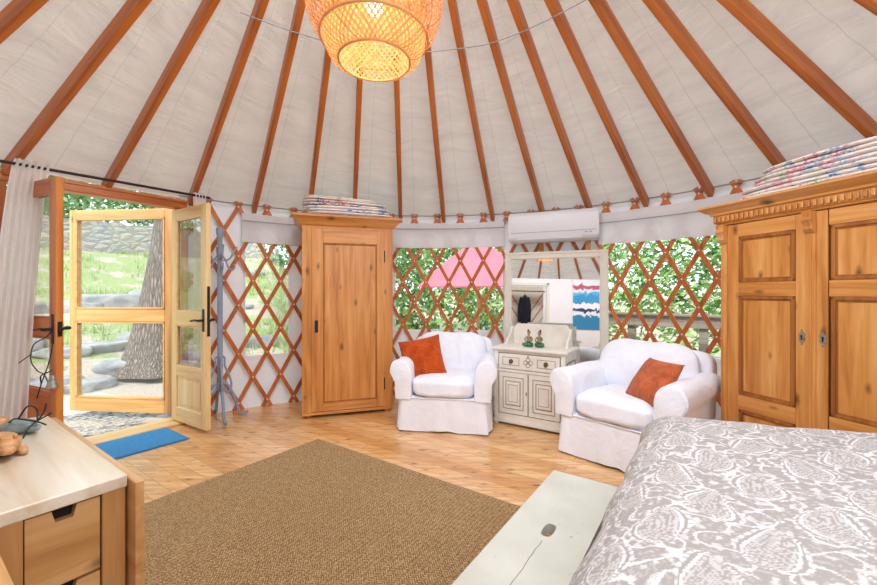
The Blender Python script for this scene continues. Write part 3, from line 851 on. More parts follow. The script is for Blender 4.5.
def cushion(loc, rot, mat, s, label, seed):
    bm = BM(); n = 26
    def f(sgn):
        def g(i, j):
            x = i/(n-1)*2-1; y = j/(n-1)*2-1
            e = max(0, (1-abs(x)**2.6)*(1-abs(y)**2.6))**.55
            pin = 1-.07*(1-x*x)*(y*y)-.0; pin2 = 1-.07*(1-y*y)*(x*x)
            z = sgn*.075*e + .012*noise.noise(Vector((x*2.2, y*2.2, seed+sgn)))*e
            return Vector((x*s*pin2, y*s*pin, z))
        return g
    surf(bm, f(1), n, n); surf(bm, f(-1), n, n)
    bmesh.ops.remove_doubles(bm, verts=bm.verts, dist=.0006)
    o = obj('cushion', bm, mat, smooth=180); o.location = loc; o.rotation_euler = rot
    return tag(o, label, 'cushion', 'scatter cushions')
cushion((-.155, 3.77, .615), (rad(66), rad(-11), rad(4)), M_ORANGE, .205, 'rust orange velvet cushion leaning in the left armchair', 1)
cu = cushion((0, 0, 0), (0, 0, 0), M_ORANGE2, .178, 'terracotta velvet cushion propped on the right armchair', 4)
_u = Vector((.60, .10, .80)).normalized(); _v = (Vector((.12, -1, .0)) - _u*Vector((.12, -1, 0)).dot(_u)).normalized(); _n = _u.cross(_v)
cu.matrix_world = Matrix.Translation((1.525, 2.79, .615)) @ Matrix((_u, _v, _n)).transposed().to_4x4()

# ------------------------------------------------------------------ single-door wardrobe
wd = thing('wardrobe', 'tall single-door pine wardrobe with blankets on top', 'wardrobe', Vector((-.985, 4.215, 0)), rad(17.5))
w2, dp = .445, .24
def cornice(bm, w2, y0, y1, prof):
    """stepped moulding round front and both sides; prof = (out, z)"""
    m = len(prof)
    path = lambda o: [(-w2-o, y1), (-w2-o, y0-o), (w2+o, y0-o), (w2+o, y1)]
    g = [[bm.verts.new((x, y, z)) for (x, y) in path(o)] for o, z in prof]
    for j in range(m-1):
        for i in range(3): bm.faces.new((g[j][i], g[j][i+1], g[j+1][i+1], g[j+1][i]))
    bm.faces.new(g[0][::-1]); bm.faces.new(g[-1])
    for i in (0, 3): pass
    bm.faces.new([g[j][0] for j in range(m)]); bm.faces.new([g[j][3] for j in range(m)][::-1])
bm = BM()
for s in (-1, 1): bx(bm, s*w2-(0 if s < 0 else .022), s*w2+(.022 if s < 0 else 0), -dp+.01, dp, .03, 1.9)
bx(bm, -w2+.02, w2-.02, dp-.015, dp, .03, 1.9); bx(bm, -w2+.02, w2-.02, -dp+.03, dp-.02, .05, .075); bx(bm, -w2+.02, w2-.02, -dp+.03, dp-.02, 1.875, 1.9)
obj('carcass', bm, W_PINE2['z'], wd)
for s in (-1, 1):
    bm = BM(); x0 = s*(w2-.04); bx(bm, x0-.045, x0+.045, -dp-.012, -dp+.012, .03, 1.9, .003); obj('stile', bm, W_PINE2['z'], wd)
bm = BM(); bx(bm, -w2, w2, -dp-.014, -dp+.012, .03, .06, .003); obj('plinth', bm, W_PINE2['x'], wd)
bm = BM(); bx(bm, -w2+.08, w2-.08, -dp-.01, -dp+.012, 1.885, 1.9); obj('top_rail', bm, W_PINE2['x'], wd)
bm = BM(); cornice(bm, w2, -dp, dp, [(.004,1.895),(.012,1.91),(.02,1.915),(.035,1.93),(.06,1.96),(.085,1.985),(.092,1.99),(.092,2.012)])
obj('cornice', bm, W_PINE2['x'], wd, smooth=20)
dr = thing('door', None, None); dr.parent = wd
x0, x1 = -w2+.085, w2-.085
bm = BM()
for (a, b) in ((x0, x0+.11), (x1-.075, x1)): bx(bm, a, b, -dp-.02, -dp+.004, .065, 1.882, .004)
fr = obj('door', bm, W_PINE2['z'], wd)
bpy.data.objects.remove(dr)
for (a, b) in ((.065, .145), (1.74, 1.882)):
    bm = BM(); bx(bm, x0+.11, x1-.075, -dp-.019, -dp+.004, a, b, .003); obj('door_rail', bm, W_PINE2['x'], fr)
bm = BM(); bx(bm, x0+.105, x1-.07, -dp-.004, -dp+.004, .14, 1.745)
obj('door_panel', bm, W_PINE2['z'], fr)
bm = BM(); X0, X1, Z0, Z1 = x0+.11, x1-.075, .145, 1.74
for (a, b, c, d) in ((X0, X0+.014, Z0, Z1), (X1-.014, X1, Z0, Z1), (X0, X1, Z0, Z0+.014), (X0, X1, Z1-.014, Z1)): bx(bm, a, b, -dp-.014, -dp, c, d, .004)
obj('moulding', bm, W_MOLD, fr)
bm = BM(); bx(bm, x0+.03, x0+.062, -dp-.023, -dp-.018, .85, .97, .002); sub(obj('keyhole_plate', bm, M_BLACK, fr), 'dark metal keyhole plate')
for zz in (.3, 1.62):
    bm = BM(); tube(bm, [(x1+.003, -dp-.018, zz-.06), (x1+.003, -dp-.018, zz+.06)], .006, 8); obj('hinge', bm, M_BLACK, fr)
for sx in (-1, 1):
    for sy in (-1, 1):
        bm = BM(); lathe(bm, [(.001,0),(.035,0),(.045,.012),(.045,.03),(.001,.03)], 16, Matrix.Translation((sx*(w2-.05), sy*(dp-.05), 0))); obj('bun_foot', bm, W_PINE2['z'], wd, smooth=40)

# folded textiles
def folded(loc, rz, w, d, hh, mat, label, group, name, cat, seed, layers=2, tilt=0):
    bm = BM(); e = hh/layers
    for k in range(layers):
        z = e*(k+.5)
        def sq(v, q, k=k): return Vector((v.x + .01*noise.noise(Vector((v.y*5, k+seed, 0))), v.y+.012*noise.noise(Vector((v.x*4, k*2+seed, 5))), v.z))
        superbox(bm, (0.01*random.uniform(-1,1), .008*random.uniform(-1,1), z), (w/2*random.uniform(.985,1), d/2*random.uniform(.98,1), e*.53), 3.6, 14, .004, 9, seed+k, None, sq)
    o = obj(name, bm, mat, smooth=180); o.location = loc; o.rotation_euler = (0, tilt, rz)
    return tag(o, label, cat, group)
Q1 = mk_quilt('quilt_blue_peak', ['#e8e6e6', '#3b6fa8', '#dfe2ea', '#27496f', '#efe6d2'], 13)
Q2 = mk_quilt('quilt_red_floral', ['#efe9e2', '#c7566a', '#e9d5a8', '#5a7fb0', '#f2eeea'], 18)
Q3 = mk_quilt('quilt_white', ['#eae8e6', '#dcd8d8', '#b9c4d8', '#e6cfd4'], 12)
Q4 = mk_quilt('quilt_cream', ['#efe6d4', '#e2d3b8', '#d9b9a8', '#efeade'], 12, '#f1eadc')
Q5 = mk_quilt('quilt_pastel', ['#eadfe0', '#e79fb4', '#9fc0d8', '#b7cfa8', '#f0e4d0', '#8f86b8'], 16)
Q6 = mk_quilt('quilt_blue_patch', ['#f0eeec', '#4f8ec4', '#e8e2da', '#79a8d4', '#e3b6c0'], 9)
Q7 = mk_quilt('quilt_green_sprig', ['#efeee8', '#5f9a78', '#ecd2d6', '#d86a86', '#f2efe8'], 20)
WR = rad(17.5)
def wloc(x, y, z): return Vector((-.985, 4.215, 0)) + Matrix.Rotation(WR, 3, 'Z') @ Vector((x, y, z))
folded(wloc(.03, -.03, 2.012), WR, .92, .40, .055, Q3, 'folded white blanket at the bottom of the wardrobe stack', 'blankets on the wardrobe', 'folded_blanket', 'blanket', 1)
folded(wloc(.0, -.03, 2.068), WR, .90, .40, .06, Q1, 'folded white quilt with blue triangles, second from the bottom on the wardrobe', 'blankets on the wardrobe', 'folded_blanket', 'blanket', 2)
folded(wloc(-.03, -.03, 2.129), WR, .86, .38, .05, Q2, 'folded quilt with red and yellow flowers under the top blanket on the wardrobe', 'blankets on the wardrobe', 'folded_blanket', 'blanket', 3, 2, rad(1.2))
folded(wloc(-.06, -.03, 2.183), WR, .76, .36, .04, Q4, 'thin cream blanket on top of the wardrobe stack', 'blankets on the wardrobe', 'folded_blanket', 'blanket', 4, 2, rad(2.2))

# ------------------------------------------------------------------ double armoire
AR = rad(-73); AL = Vector((2.431, 2.335, 0))
ar = thing('armoire', 'large two-door carved pine armoire at the right beside the bed', 'armoire', AL, AR)
W2, D2 = .55, .27
bm = BM()
for s in (-1, 1): bx(bm, s*W2-(0 if s < 0 else .025), s*W2+(.025 if s < 0 else 0), -D2, D2, .06, 1.74)
bx(bm, -W2+.02, W2-.02, D2-.015, D2, .06, 1.74); bx(bm, -W2+.02, W2-.02, -D2+.03, D2-.02, .06, .085); bx(bm, -W2+.02, W2-.02, -D2+.03, D2-.02, 1.7, 1.74)
obj('carcass', bm, W_PINE['z'], ar)
bm = BM(); bx(bm, -W2-.01, W2+.01, -D2-.03, D2, 0, .1, .008); obj('plinth', bm, W_PINE['x'], ar)
bm = BM(); cornice(bm, W2, -D2, D2, [(.004,1.715),(.02,1.72),(.024,1.73),(.034,1.735),(.036,1.785),(.05,1.79),(.055,1.803),(.075,1.815),(.098,1.835),(.105,1.84),(.105,1.852)])
co = obj('cornice', bm, W_PINE['x'], ar, smooth=20)
bm = BM()
for i in range(38):
    x = -W2-.02+ (2*W2+.04)*i/37
    box(bm, (x, -D2-.041, 1.76), (.019, .014, .04), .004, seg=1)
sub(obj('dentil_band', bm, W_PINE['z'], co), 'carved band of small upright blocks')
for s in (-1, 1):
    bm = BM()
    for i in range(17): box(bm, (s*(W2+.041), -D2+.0+ .5*i/16, 1.76), (.014, .019, .04), .004, seg=1)
    sub(obj('dentil_band', bm, W_PINE['z'], co), 'carved band of small upright blocks along the side')
# pilasters, centre strip, corbels
for x, wdt in ((-W2+.022, .044), (W2-.022, .044)):
    bm = BM(); bx(bm, x-wdt/2, x+wdt/2, -D2-.014, -D2+.01, .1, 1.72, .004)
    for q in (-.011, .011): bx(bm, x+q-.004, x+q+.004, -D2-.019, -D2-.01, .14, 1.6, .003)
    obj('pilaster', bm, W_PINE['z'], ar)
def corbel(x):
    bm = BM(); pr = [(0,0),(-.02,.01),(-.035,.03),(-.03,.05),(-.04,.065),(-.05,.08),(-.04,.1),(-.045,.13),(0,.13)]
    prism(bm, [(a, b) for a, b in pr], -.024, .024, Matrix.Translation((x, -D2-.012, 1.585)) @ YZ())
    for q in (-.014, 0, .014): tube(bm, [(x+q, -D2-.055, 1.67), (x+q, -D2-.045, 1.645), (x+q, -D2-.04, 1.62)], .006, 6)
    obj('corbel', bm, W_PINE['z'], ar, smooth=30)
corbel(-W2+.022); corbel(W2-.022)
def adoor(x0, x1, kx, strip):
    bm = BM(); s1, s2 = .075, .06
    for (a, b) in ((x0, x0+(.075 if kx > 0 else .06)), (x1-(.06 if kx > 0 else .075), x1)): bx(bm, a, b, -D2-.012, -D2+.012, .115, 1.712, .003)
    d = obj('door', bm, W_PINE['z'], ar)
    X0, X1 = x0+.07, x1-.065
    for (a, b) in ((.115, .2), (.455, .555), (1.225, 1.315), (1.625, 1.712)):
        bm = BM(); bx(bm, X0-.005, X1+.005, -D2-.011, -D2+.012, a, b, .003); obj('door_rail', bm, W_PINE['x'], d)
    for (a, b) in ((.2, .455), (.555, 1.225), (1.315, 1.625)):
        bm = BM(); bx(bm, X0, X1, -D2+.001, -D2+.008, a, b)
        p = obj('door_panel', bm, W_PINE['z'], d)
        bm = BM()
        for (u0, u1, v0, v1) in ((X0, X0+.022, a, b), (X1-.022, X1, a, b), (X0, X1, a, a+.022), (X0, X1, b-.022, b)):
            bx(bm, u0, u1, -D2-.009, -D2+.003, v0, v1, .005)
        for (u0, u1, v0, v1) in ((X0+.022, X0+.03, a+.022, b-.022), (X1-.03, X1-.022, a+.022, b-.022), (X0+.022, X1-.022, a+.022, a+.03), (X0+.022, X1-.022, b-.03, b-.022)):
            bx(bm, u0, u1, -D2-.003, -D2+.003, v0, v1, .002)
        obj('moulding', bm, W_MOLD, p)
    # lozenge keyhole plate
    bm = BM(); sh = [(0,-.048),(.006,-.03),(.017,-.018),(.013,0),(.017,.018),(.006,.03),(0,.048),(-.006,.03),(-.017,.018),(-.013,0),(-.017,-.018),(-.006,-.03)]
    prism(bm, sh, 0, .004, Matrix.Translation((kx_pos(x0, x1, kx), -D2-.012, .985)) @ XZ()); k = obj('keyhole_plate', bm, M_PEWTER, d)
    bm = BM(); prism(bm, [(-.004,-.016),(.004,-.016),(.003,.0),(.006,.006),(.003,.012),(-.003,.012),(-.006,.006),(-.003,0)], 0, .001, Matrix.Translation((kx_pos(x0, x1, kx), -D2-.0165, .985)) @ XZ()); sub(obj('keyhole', bm, M_DARK, k), 'dark keyhole')
    return d
def kx_pos(x0, x1, k): return x1-.027 if k > 0 else x0+.04
dl = adoor(-W2+.046, -.035, 1, True)
drr = adoor(.0, W2-.046, -1, False)
bm = BM(); bx(bm, -.04, .008, -D2-.02, -D2-.002, .115, 1.712, .004); bx(bm, -.022, -.010, -D2-.026, -D2-.018, .14, 1.58, .004); obj('centre_strip', bm, W_PINE['z'], drr)
corbel(-.016)
def aloc(x, y, z): return AL + Matrix.Rotation(AR, 3, 'Z') @ Vector((x, y, z))
QG = 'quilts on the armoire'
folded(aloc(-.03, -.0, 1.853), AR, 1.12, .46, .055, Q7, 'folded white quilt with green and pink sprigs at the bottom on the armoire', QG, 'folded_quilt', 'quilt', 11, 2)
folded(aloc(.02, -.0, 1.905), AR, 1.12, .45, .06, Q6, 'folded white quilt with blue patches, second from the bottom on the armoire', QG, 'folded_quilt', 'quilt', 12, 2)
folded(aloc(.06, .0, 1.965), AR, 1.06, .44, .06, Q5, 'folded pastel patchwork quilt, second from the top on the armoire', QG, 'folded_quilt', 'quilt', 13, 2)
folded(aloc(.10, .0, 2.024), AR, 1.0, .42, .055, mk_quilt('quilt_top', ['#e9dcdc', '#d98aa0', '#8fb0cc', '#efe3cc', '#a9a0c8', '#f0ece8'], 19), 'folded floral quilt on the very top of the armoire stack', QG, 'folded_quilt', 'quilt', 14, 2)

# ------------------------------------------------------------------ washstand, mirror, figurines
SR = rad(-33); SL = Vector((.925, 3.745, 0))
ws = thing('washstand', 'small distressed white washstand cabinet in front of the mirror', 'cabinet', SL, SR)
a, d = .335, .19
bm = BM()
for s in (-1, 1):
    bx(bm, s*a-.02 if s > 0 else -a, s*a if s > 0 else -a+.02, -d, d, .02, .70, .003)
bx(bm, -a+.01, a-.01, d-.015, d-.002, .03, .7); bx(bm, -a+.01, a-.01, -d+.02, d-.01, .06, .075); bx(bm, -a+.015, a-.015, -d+.022, d-.02, .52, .53)
obj('carcass', bm, M_CHALK, ws)
bm = BM()
for s in (-1, 1):
    bx(bm, s*(a-.02)-.02, s*(a-.02)+.02, -d-.008, -d+.01, 0, .705, .004)
bx(bm, -a+.04, a-.04, -d-.004, -d+.012, .5, .525, .002); bx(bm, -a+.04, a-.04, -d-.004, -d+.012, .03, .105, .002); bx(bm, -a-.006, a+.006, -d-.016, -d+.0, .02, .055, .006); bx(bm, -a+.04, a-.04, -d-.004, -d+.012, .68, .702)
obj('face_frame', bm, M_CHALK, ws)
for s in (-1, 1):   # side panels
    bm = BM(); xx = s*(a+.001)
    for (y0, y1, z0, z1) in ((-d+.04, -d+.05, .14, .62), (d-.06, d-.05, .14, .62), (-d+.04, d-.05, .14, .15), (-d+.04, d-.05, .61, .62)): bx(bm, xx-.003, xx+.003, y0, y1, z0, z1)
    sub(obj('side_groove', bm, M_CHALK_D, ws), 'worn dark groove line')
bm = BM(); bx(bm, -a-.025, a+.025, -d-.03, d+.0, .705, .73, .006); obj('worktop', bm, M_CHALK, ws)
# splash back with scrolled ends
bm = BM(); pr = [(-.3,.73),(-.3,.85),(-.285,.885),(-.27,.905),(-.25,.93),(.25,.93),(.27,.905),(.285,.885),(.3,.85),(.3,.73)]
prism(bm, pr, -d+.0, -d+.022, XZ()); obj('splashback', bm, M_CHALK, ws)
for s in (-1, 1):
    bm = BM(); ps = spline([(.165,.73,0),(.165,.89,0),(.12,.87,0),(.09,.82,0),(.03,.79,0),(.0,.74,0),(.0,.73,0)], 4)
    prism(bm, [(p.x, p.y) for p in ps], s*.295-.01, s*.295+.01, YZ()); obj('side_bracket', bm, M_CHALK, ws)
# drawer
bm = BM(); bx(bm, -a+.048, a-.048, -d-.008, -d+.2, .532, .672, .003); dw = obj('drawer', bm, M_CHALK, ws)
bm = BM()
def loop(bm, x0, x1, z0, z1, y, w=.005):
    for (u0, u1, v0, v1) in ((x0, x0+w, z0, z1), (x1-w, x1, z0, z1), (x0, x1, z0, z0+w), (x0, x1, z1-w, z1)): bx(bm, u0, u1, y-.0015, y+.0015, v0, v1)
loop(bm, -.25, -.085, .565, .64, -d-.009, .004); loop(bm, .085, .25, .565, .64, -d-.009, .004)
for k in range(4):
    cxx, czz = .022*cos(k*pi/2), .602+.022*sin(k*pi/2)
    tube(bm, [(cxx+.02*cos(q*pi/8), -d-.009, czz+.02*sin(q*pi/8)) for q in range(16)], .0025, 5, closed=True)
sub(obj('carved_line', bm, M_CHALK_D, dw), 'dark worn carved outline')
for s in (-1, 1):
    bm = BM(); M = Matrix.Translation((s*.165, -d-.008, .603)) @ Matrix.Rotation(pi/2, 4, 'X')
    lathe(bm, [(.001,.004),(.02,.004),(.022,0)], 16, M)
    tube(bm, [(s*.165+.014*cos(q*pi/8), -d-.02, .596+.016*sin(q*pi/8)) for q in range(16)], .003, 6, closed=True)
    sub(obj('ring_pull', bm, M_BRASS, dw, smooth=40), 'aged brass ring pull')
bm = BM(); prism(bm, [(0,-.014),(.008,0),(0,.014),(-.008,0)], 0, .003, Matrix.Translation((0, -d-.009, .655)) @ XZ()); obj('keyhole_plate', bm, M_BRASS, dw)
for s in (-1, 1):
    x0, x1 = (-a+.048, -.004) if s < 0 else (.004, a-.048)
    bm = BM(); bx(bm, x0, x1, -d-.008, -d+.01, .112, .495, .003); cd = obj('cabinet_door', bm, M_CHALK, ws)
    bm = BM(); bx(bm, x0+.075, x1-.075, -d-.015, -d-.006, .2, .41, .005); obj('raised_panel', bm, M_CHALK, cd)
    bm = BM(); loop(bm, x0+.04, x1-.04, .155, .455, -d-.009); loop(bm, x0+.068, x1-.068, .19, .42, -d-.009); loop(bm, x0+.095, x1-.095, .225, .385, -d-.0155, .003)
    sub(obj('panel_groove', bm, M_CHALK_D, cd), 'dark worn groove outline')
    if s < 0:
        bm = BM(); bx(bm, x1-.018, x1-.008, -d-.012, -d-.008, .30, .33); obj('latch', bm, M_BRASS, cd)

# floor mirror
MR = rad(-21.5); MB = Vector((1.238, 4.218, 0)); LEAN = rad(3.2)
mi = thing('floor_mirror', 'large cream-framed mirror leaning against the lattice behind the washstand', 'mirror', MB, MR)
Ml = Matrix.Rotation(-LEAN, 4, 'X'); mw, mh, fw = .545, 1.70, .083
bm = BM()
for (u0, u1, v0, v1) in ((-mw, -mw+fw, 0, mh), (mw-fw, mw, 0, mh), (-mw+fw, mw-fw, 0, fw), (-mw+fw, mw-fw, mh-fw, mh)):
    bx(bm, u0, u1, -.02, .02, v0, v1, .006, Ml)
for (k, o) in ((.012, -.03), (.06, -.027)):
    for (u0, u1, v0, v1) in ((-mw+k, -mw+k+.016, k, mh-k), (mw-k-.016, mw-k, k, mh-k), (-mw+k, mw-k, k, k+.016), (-mw+k, mw-k, mh-k-.016, mh-k)):
        bx(bm, u0, u1, o, -.015, v0, v1, .004, Ml)
obj('frame', bm, M_FRAMEW, mi)
bm = BM(); v = [bm.verts.new(Ml @ Vector(p)) for p in ((-mw+fw-.01, -.012, fw-.01), (mw-fw+.01, -.012, fw-.01), (mw-fw+.01, -.012, mh-fw+.01), (-mw+fw-.01, -.012, mh-fw+.01))]; bm.faces.new(v)
obj('mirror_glass', bm, M_MIRROR, mi)

def figurine(loc, rz, label, flip):
    t = thing('figurine', label, 'figurine', loc, rz, 'figurines on the washstand')
    bm = BM(); superbox(bm, (0, 0, .024), (.044, .034, .024), 2.6, 6, .004, 30, 1+flip); superbox(bm, (.03*flip, -.02, .026), (.03, .018, .018), 2.4, 5, .002, 30, 3); obj('skirt', bm, M_GREEN, t, smooth=180)
    bm = BM()
    lathe(bm, [(.001,.04),(.02,.042),(.018,.06),(.022,.085),(.02,.098),(.009,.105),(.008,.112),(.001,.113)], 14)
    superbox(bm, (0, -.003, .128), (.014, .015, .018), 2.3, 5); box(bm, (0, -.018, .127), (.004, .006, .007), .002)
    for s in (-1, 1): tube(bm, spline([(s*.02, 0, .096), (s*.034, -.006, .075), (s*.026, -.026, .058), (s*.006, -.032, .054)], 4), [.007]*8+[.006]*4+[.005], 8)
    obj('body', bm, M_TAN, t, smooth=180)
    bm = BM(); superbox(bm, (0, .005, .137), (.016, .014, .016), 2.2, 5); superbox(bm, (.006*flip, .008, .158), (.009, .009, .009), 2, 4); obj('hair', bm, M_HAIR, t, smooth=180)
def sloc(x, y, z): return SL + Matrix.Rotation(SR, 3, 'Z') @ Vector((x, y, z))
figurine(sloc(-.045, -.055, .73), SR+.2, 'small seated figurine with green skirt, left of the pair on the washstand', -1)
figurine(sloc(.055, -.045, .73), SR-.2, 'small seated figurine with green skirt, right of the pair on the washstand', 1)

# air conditioner
ac = thing('air_conditioner', 'white wall-mounted split air conditioner above the mirror', 'air conditioner', cyl(62.7, R-.09, 1.80), rad(-22.5))
bm = BM(); pr = [(0,.0),(-.14,.005),(-.185,.03),(-.2,.07),(-.2,.26),(-.19,.30),(-.16,.325),(0,.33)]
prism(bm, pr, -.47, .47, YZ()); 
es = [e for e in bm.edges if abs(abs(e.verts[0].co.x)-.47) < 1e-4 and abs(abs(e.verts[1].co.x)-.47) < 1e-4]
bmesh.ops.bevel(bm, geom=es, offset=.012, segments=3, affect='EDGES'); obj('casing', bm, M_AC, ac, smooth=35)
bm = BM(); bx(bm, -.44, .44, -.203, -.199, .095, .1); sub(obj('panel_seam', bm, M_ACD, ac), 'dark seam line')
bm = BM(); prism(bm, [(-.15,.008),(-.18,.026),(-.196,.06),(-.2,.066),(-.188,.024),(-.152,.002)], -.36, .30, YZ()); obj('air_vane', bm, M_AC, ac)
bm = BM(); bx(bm, .33, .36, -.2025, -.198, .045+.025, .055+.025); bx(bm, .38, .40, -.2025, -.198, .07, .08); sub(obj('indicator', bm, M_ACD, ac), 'small grey indicator marks')

# ------------------------------------------------------------------ coat rack
cr = thing('coat_rack', 'blue-grey bentwood coat stand between the open door and the left window', 'coat rack', Vector((-2.135, 3.83, 0)), rad(20))
bm = BM(); lathe(bm, [(.001,.30),(.028,.3),(.03,.33),(.024,.36),(.024,.5),(.028,.52),(.024,.56),(.024,1.5),(.026,1.52),(.021,1.56),(.021,1.78),(.028,1.8),(.034,1.83),(.036,1.85),(.034,1.875),(.001,1.885)], 20)
obj('pole', bm, M_BLUEG, cr, smooth=40)
for k in range(4):
    q = k*pi/2+.35; c, s = cos(q), sin(q)
    bm = BM(); tube(bm, spline([(c*.03, s*.03, .36), (c*.07, s*.07, .33), (c*.13, s*.13, .2), (c*.17, s*.17, .06), (c*.21, s*.21, .018), (c*.24, s*.24, .03), (c*.245, s*.245, .045)], 6), .013, 8)
    obj('leg', bm, M_BLUEG, cr, smooth=180)
    bm = BM(); tube(bm, spline([(c*.025, s*.025, .62), (c*.04, s*.04, .6), (c*.045, s*.045, .52), (c*.09, s*.09, .4), (c*.1, s*.1, .32), (c*.07, s*.07, .26), (c*.025, s*.025, .31)], 6), .010, 8); obj('brace', bm, M_BLUEG, cr, smooth=180)
    bm = BM(); tube(bm, spline([(c*.02, s*.02, 1.56), (c*.07, s*.07, 1.57), (c*.1, s*.1, 1.6), (c*.13, s*.13, 1.67), (c*.155, s*.155, 1.70)], 6), .0085, 8)
    tube(bm, spline([(c*.02, s*.02, 1.61), (c*.05, s*.05, 1.56), (c*.075, s*.075, 1.49), (c*.11, s*.11, 1.47), (c*.13, s*.13, 1.50), (c*.125, s*.125, 1.53)], 6), .008, 8)
    obj('hook', bm, M_BLUEG, cr, smooth=180)

# ------------------------------------------------------------------ drawer table, second table and ornaments
tb = thing('drawer_table', 'narrow drop-leaf birch table with drawers at lower left', 'table', G(.272, 1.81), GR)
# local x -> -L, y -> F ; x from -.46 (far) to .465 (near)
bm = BM(); bx(bm, -.46, .465, -.13, .128, .705, .74, .004); obj('tabletop', bm, W_TOP, tb)
bm = BM(); bx(bm, -.44, .515, .130, .152, .07, .728, .003); obj('drop_leaf', bm, W_BIRCH['x'], tb)
for y in (-.10, .1):
    for x in (-.415, .425):
        bm = BM(); bx(bm, x-.032, x+.032, y-.026, y+.026, .012, .705, .003); obj('leg', bm, W_BIRCH['z'], tb)
bm = BM(); bx(bm, -.4, .4, .098, .115, .05, .7); bx(bm, -.4, .4, -.115, -.098, .05, .7); bx(bm, -.4, .43, -.1, .1, .012, .06); bx(bm, .39, .405, -.1, .1, .06, .70); obj('side_board', bm, W_BIRCH['x'], tb)
for k, (z0, z1) in enumerate(((.505, .698), (.29, .497), (.07, .282))):
    bm = BM(); c = 0; pr = [(-.071, z0), (.071, z0), (.071, z1), (.024, z1), (.017, z1-.03), (-.017, z1-.03), (-.024, z1), (-.071, z1)]
    prism(bm, pr, .428, .45, YZ()); dq = obj('drawer', bm, W_BIRCH['y'], tb)
    bm = BM(); bx(bm, .412, .4275, -.04, .04, z1-.045, z1-.001); sub(obj('notch_shade', bm, M_DARK, dq), 'near-black shade behind the finger notch')  # dark block stands in for the shade behind the notch
t2 = thing('side_table', 'corner of a plain birch tabletop at the bottom left picture edge', 'table', G(-.15, .95), GR)
bm = BM(); bx(bm, -.36, .30, -.28, .286, .71, .74, .004); obj('tabletop', bm, W_BIRCH['x'], t2)
for x in (-.32, .26):
    for y in (-.24, .246):
        bm = BM(); bx(bm, x-.025, x+.025, y-.025, y+.025, .012, .71, .003); obj('leg', bm, W_BIRCH['z'], t2)
# carved wooden tortoise-like animal
ca = thing('carved_animal', 'light brown carved wooden animal lying on the drawer table', 'carving', Vector((-1.36, 1.222, .74)), rad(-30))
bm = BM()
superbox(bm, (-.02, 0, .032), (.066, .042, .03), 2.5, 10, .006, 26, 2)
superbox(bm, (.05, -.004, .04), (.032, .026, .022), 2.4, 8, .004, 30, 5)
superbox(bm, (.078, -.006, .033), (.016, .017, .013), 2.4, 6, .002, 30, 6)
for (x, y) in ((.03, .035), (.035, -.04), (-.06, .035), (-.06, -.038)): superbox(bm, (x, y, .012), (.03, .014, .012), 2.5, 5, .002, 30, 7)
for s in (-1, 1): superbox(bm, (.045, s*.018, .063), (.008, .006, .009), 2.2, 4)
obj('body', bm, W_CARVE, ca, smooth=180)
si = thing('stone_insect', 'blue-grey stone insect ornament with curved dark wire legs on the drawer table', 'ornament', Vector((-1.515, 1.425, .74)), rad(-12))
bm = BM(); superbox(bm, (-.012, 0, .024), (.062, .04, .021), 2.4, 9, .004, 22, 3); superbox(bm, (.055, 0, .02), (.02, .02, .014), 2.2, 6, .002, 30, 4); obj('stone_body', bm, M_STONEB, si, smooth=180)
bm = BM(); superbox(bm, (-.075, -.02, .03), (.03, .028, .028), 2.3, 8, .004, 24, 8); sub(obj('clay_head', bm, W_CARVE, si, smooth=180), 'brown knobbly lump at one end')
bm = BM()
tube(bm, spline([(-.05, .02, .04), (-.02, .03, .085), (.04, .02, .08), (.075, 0, .045)], 6), .0028, 6)
tube(bm, spline([(-.03, -.02, .04), (.02, -.03, .06), (.06, -.01, .05), (.075, 0, .045)], 6), .0028, 6)
tube(bm, spline([(.07, 0, .045), (.085, .01, .07), (.085, .02, .105)], 5), .0026, 6)
tube(bm, spline([(.07, 0, .045), (.1, .0, .06), (.125, .01, .075)], 5), .0026, 6)
tube(bm, spline([(.07, 0, .045), (.11, -.01, .045), (.13, -.01, .04)], 5), .0026, 6)
tube(bm, spline([(.07, 0, .045), (.08, -.03, .03), (.088, -.05, .004)], 5), .0026, 6)
sub(obj('wire_leg', bm, M_BLACK, si, smooth=180), 'curved dark wires')

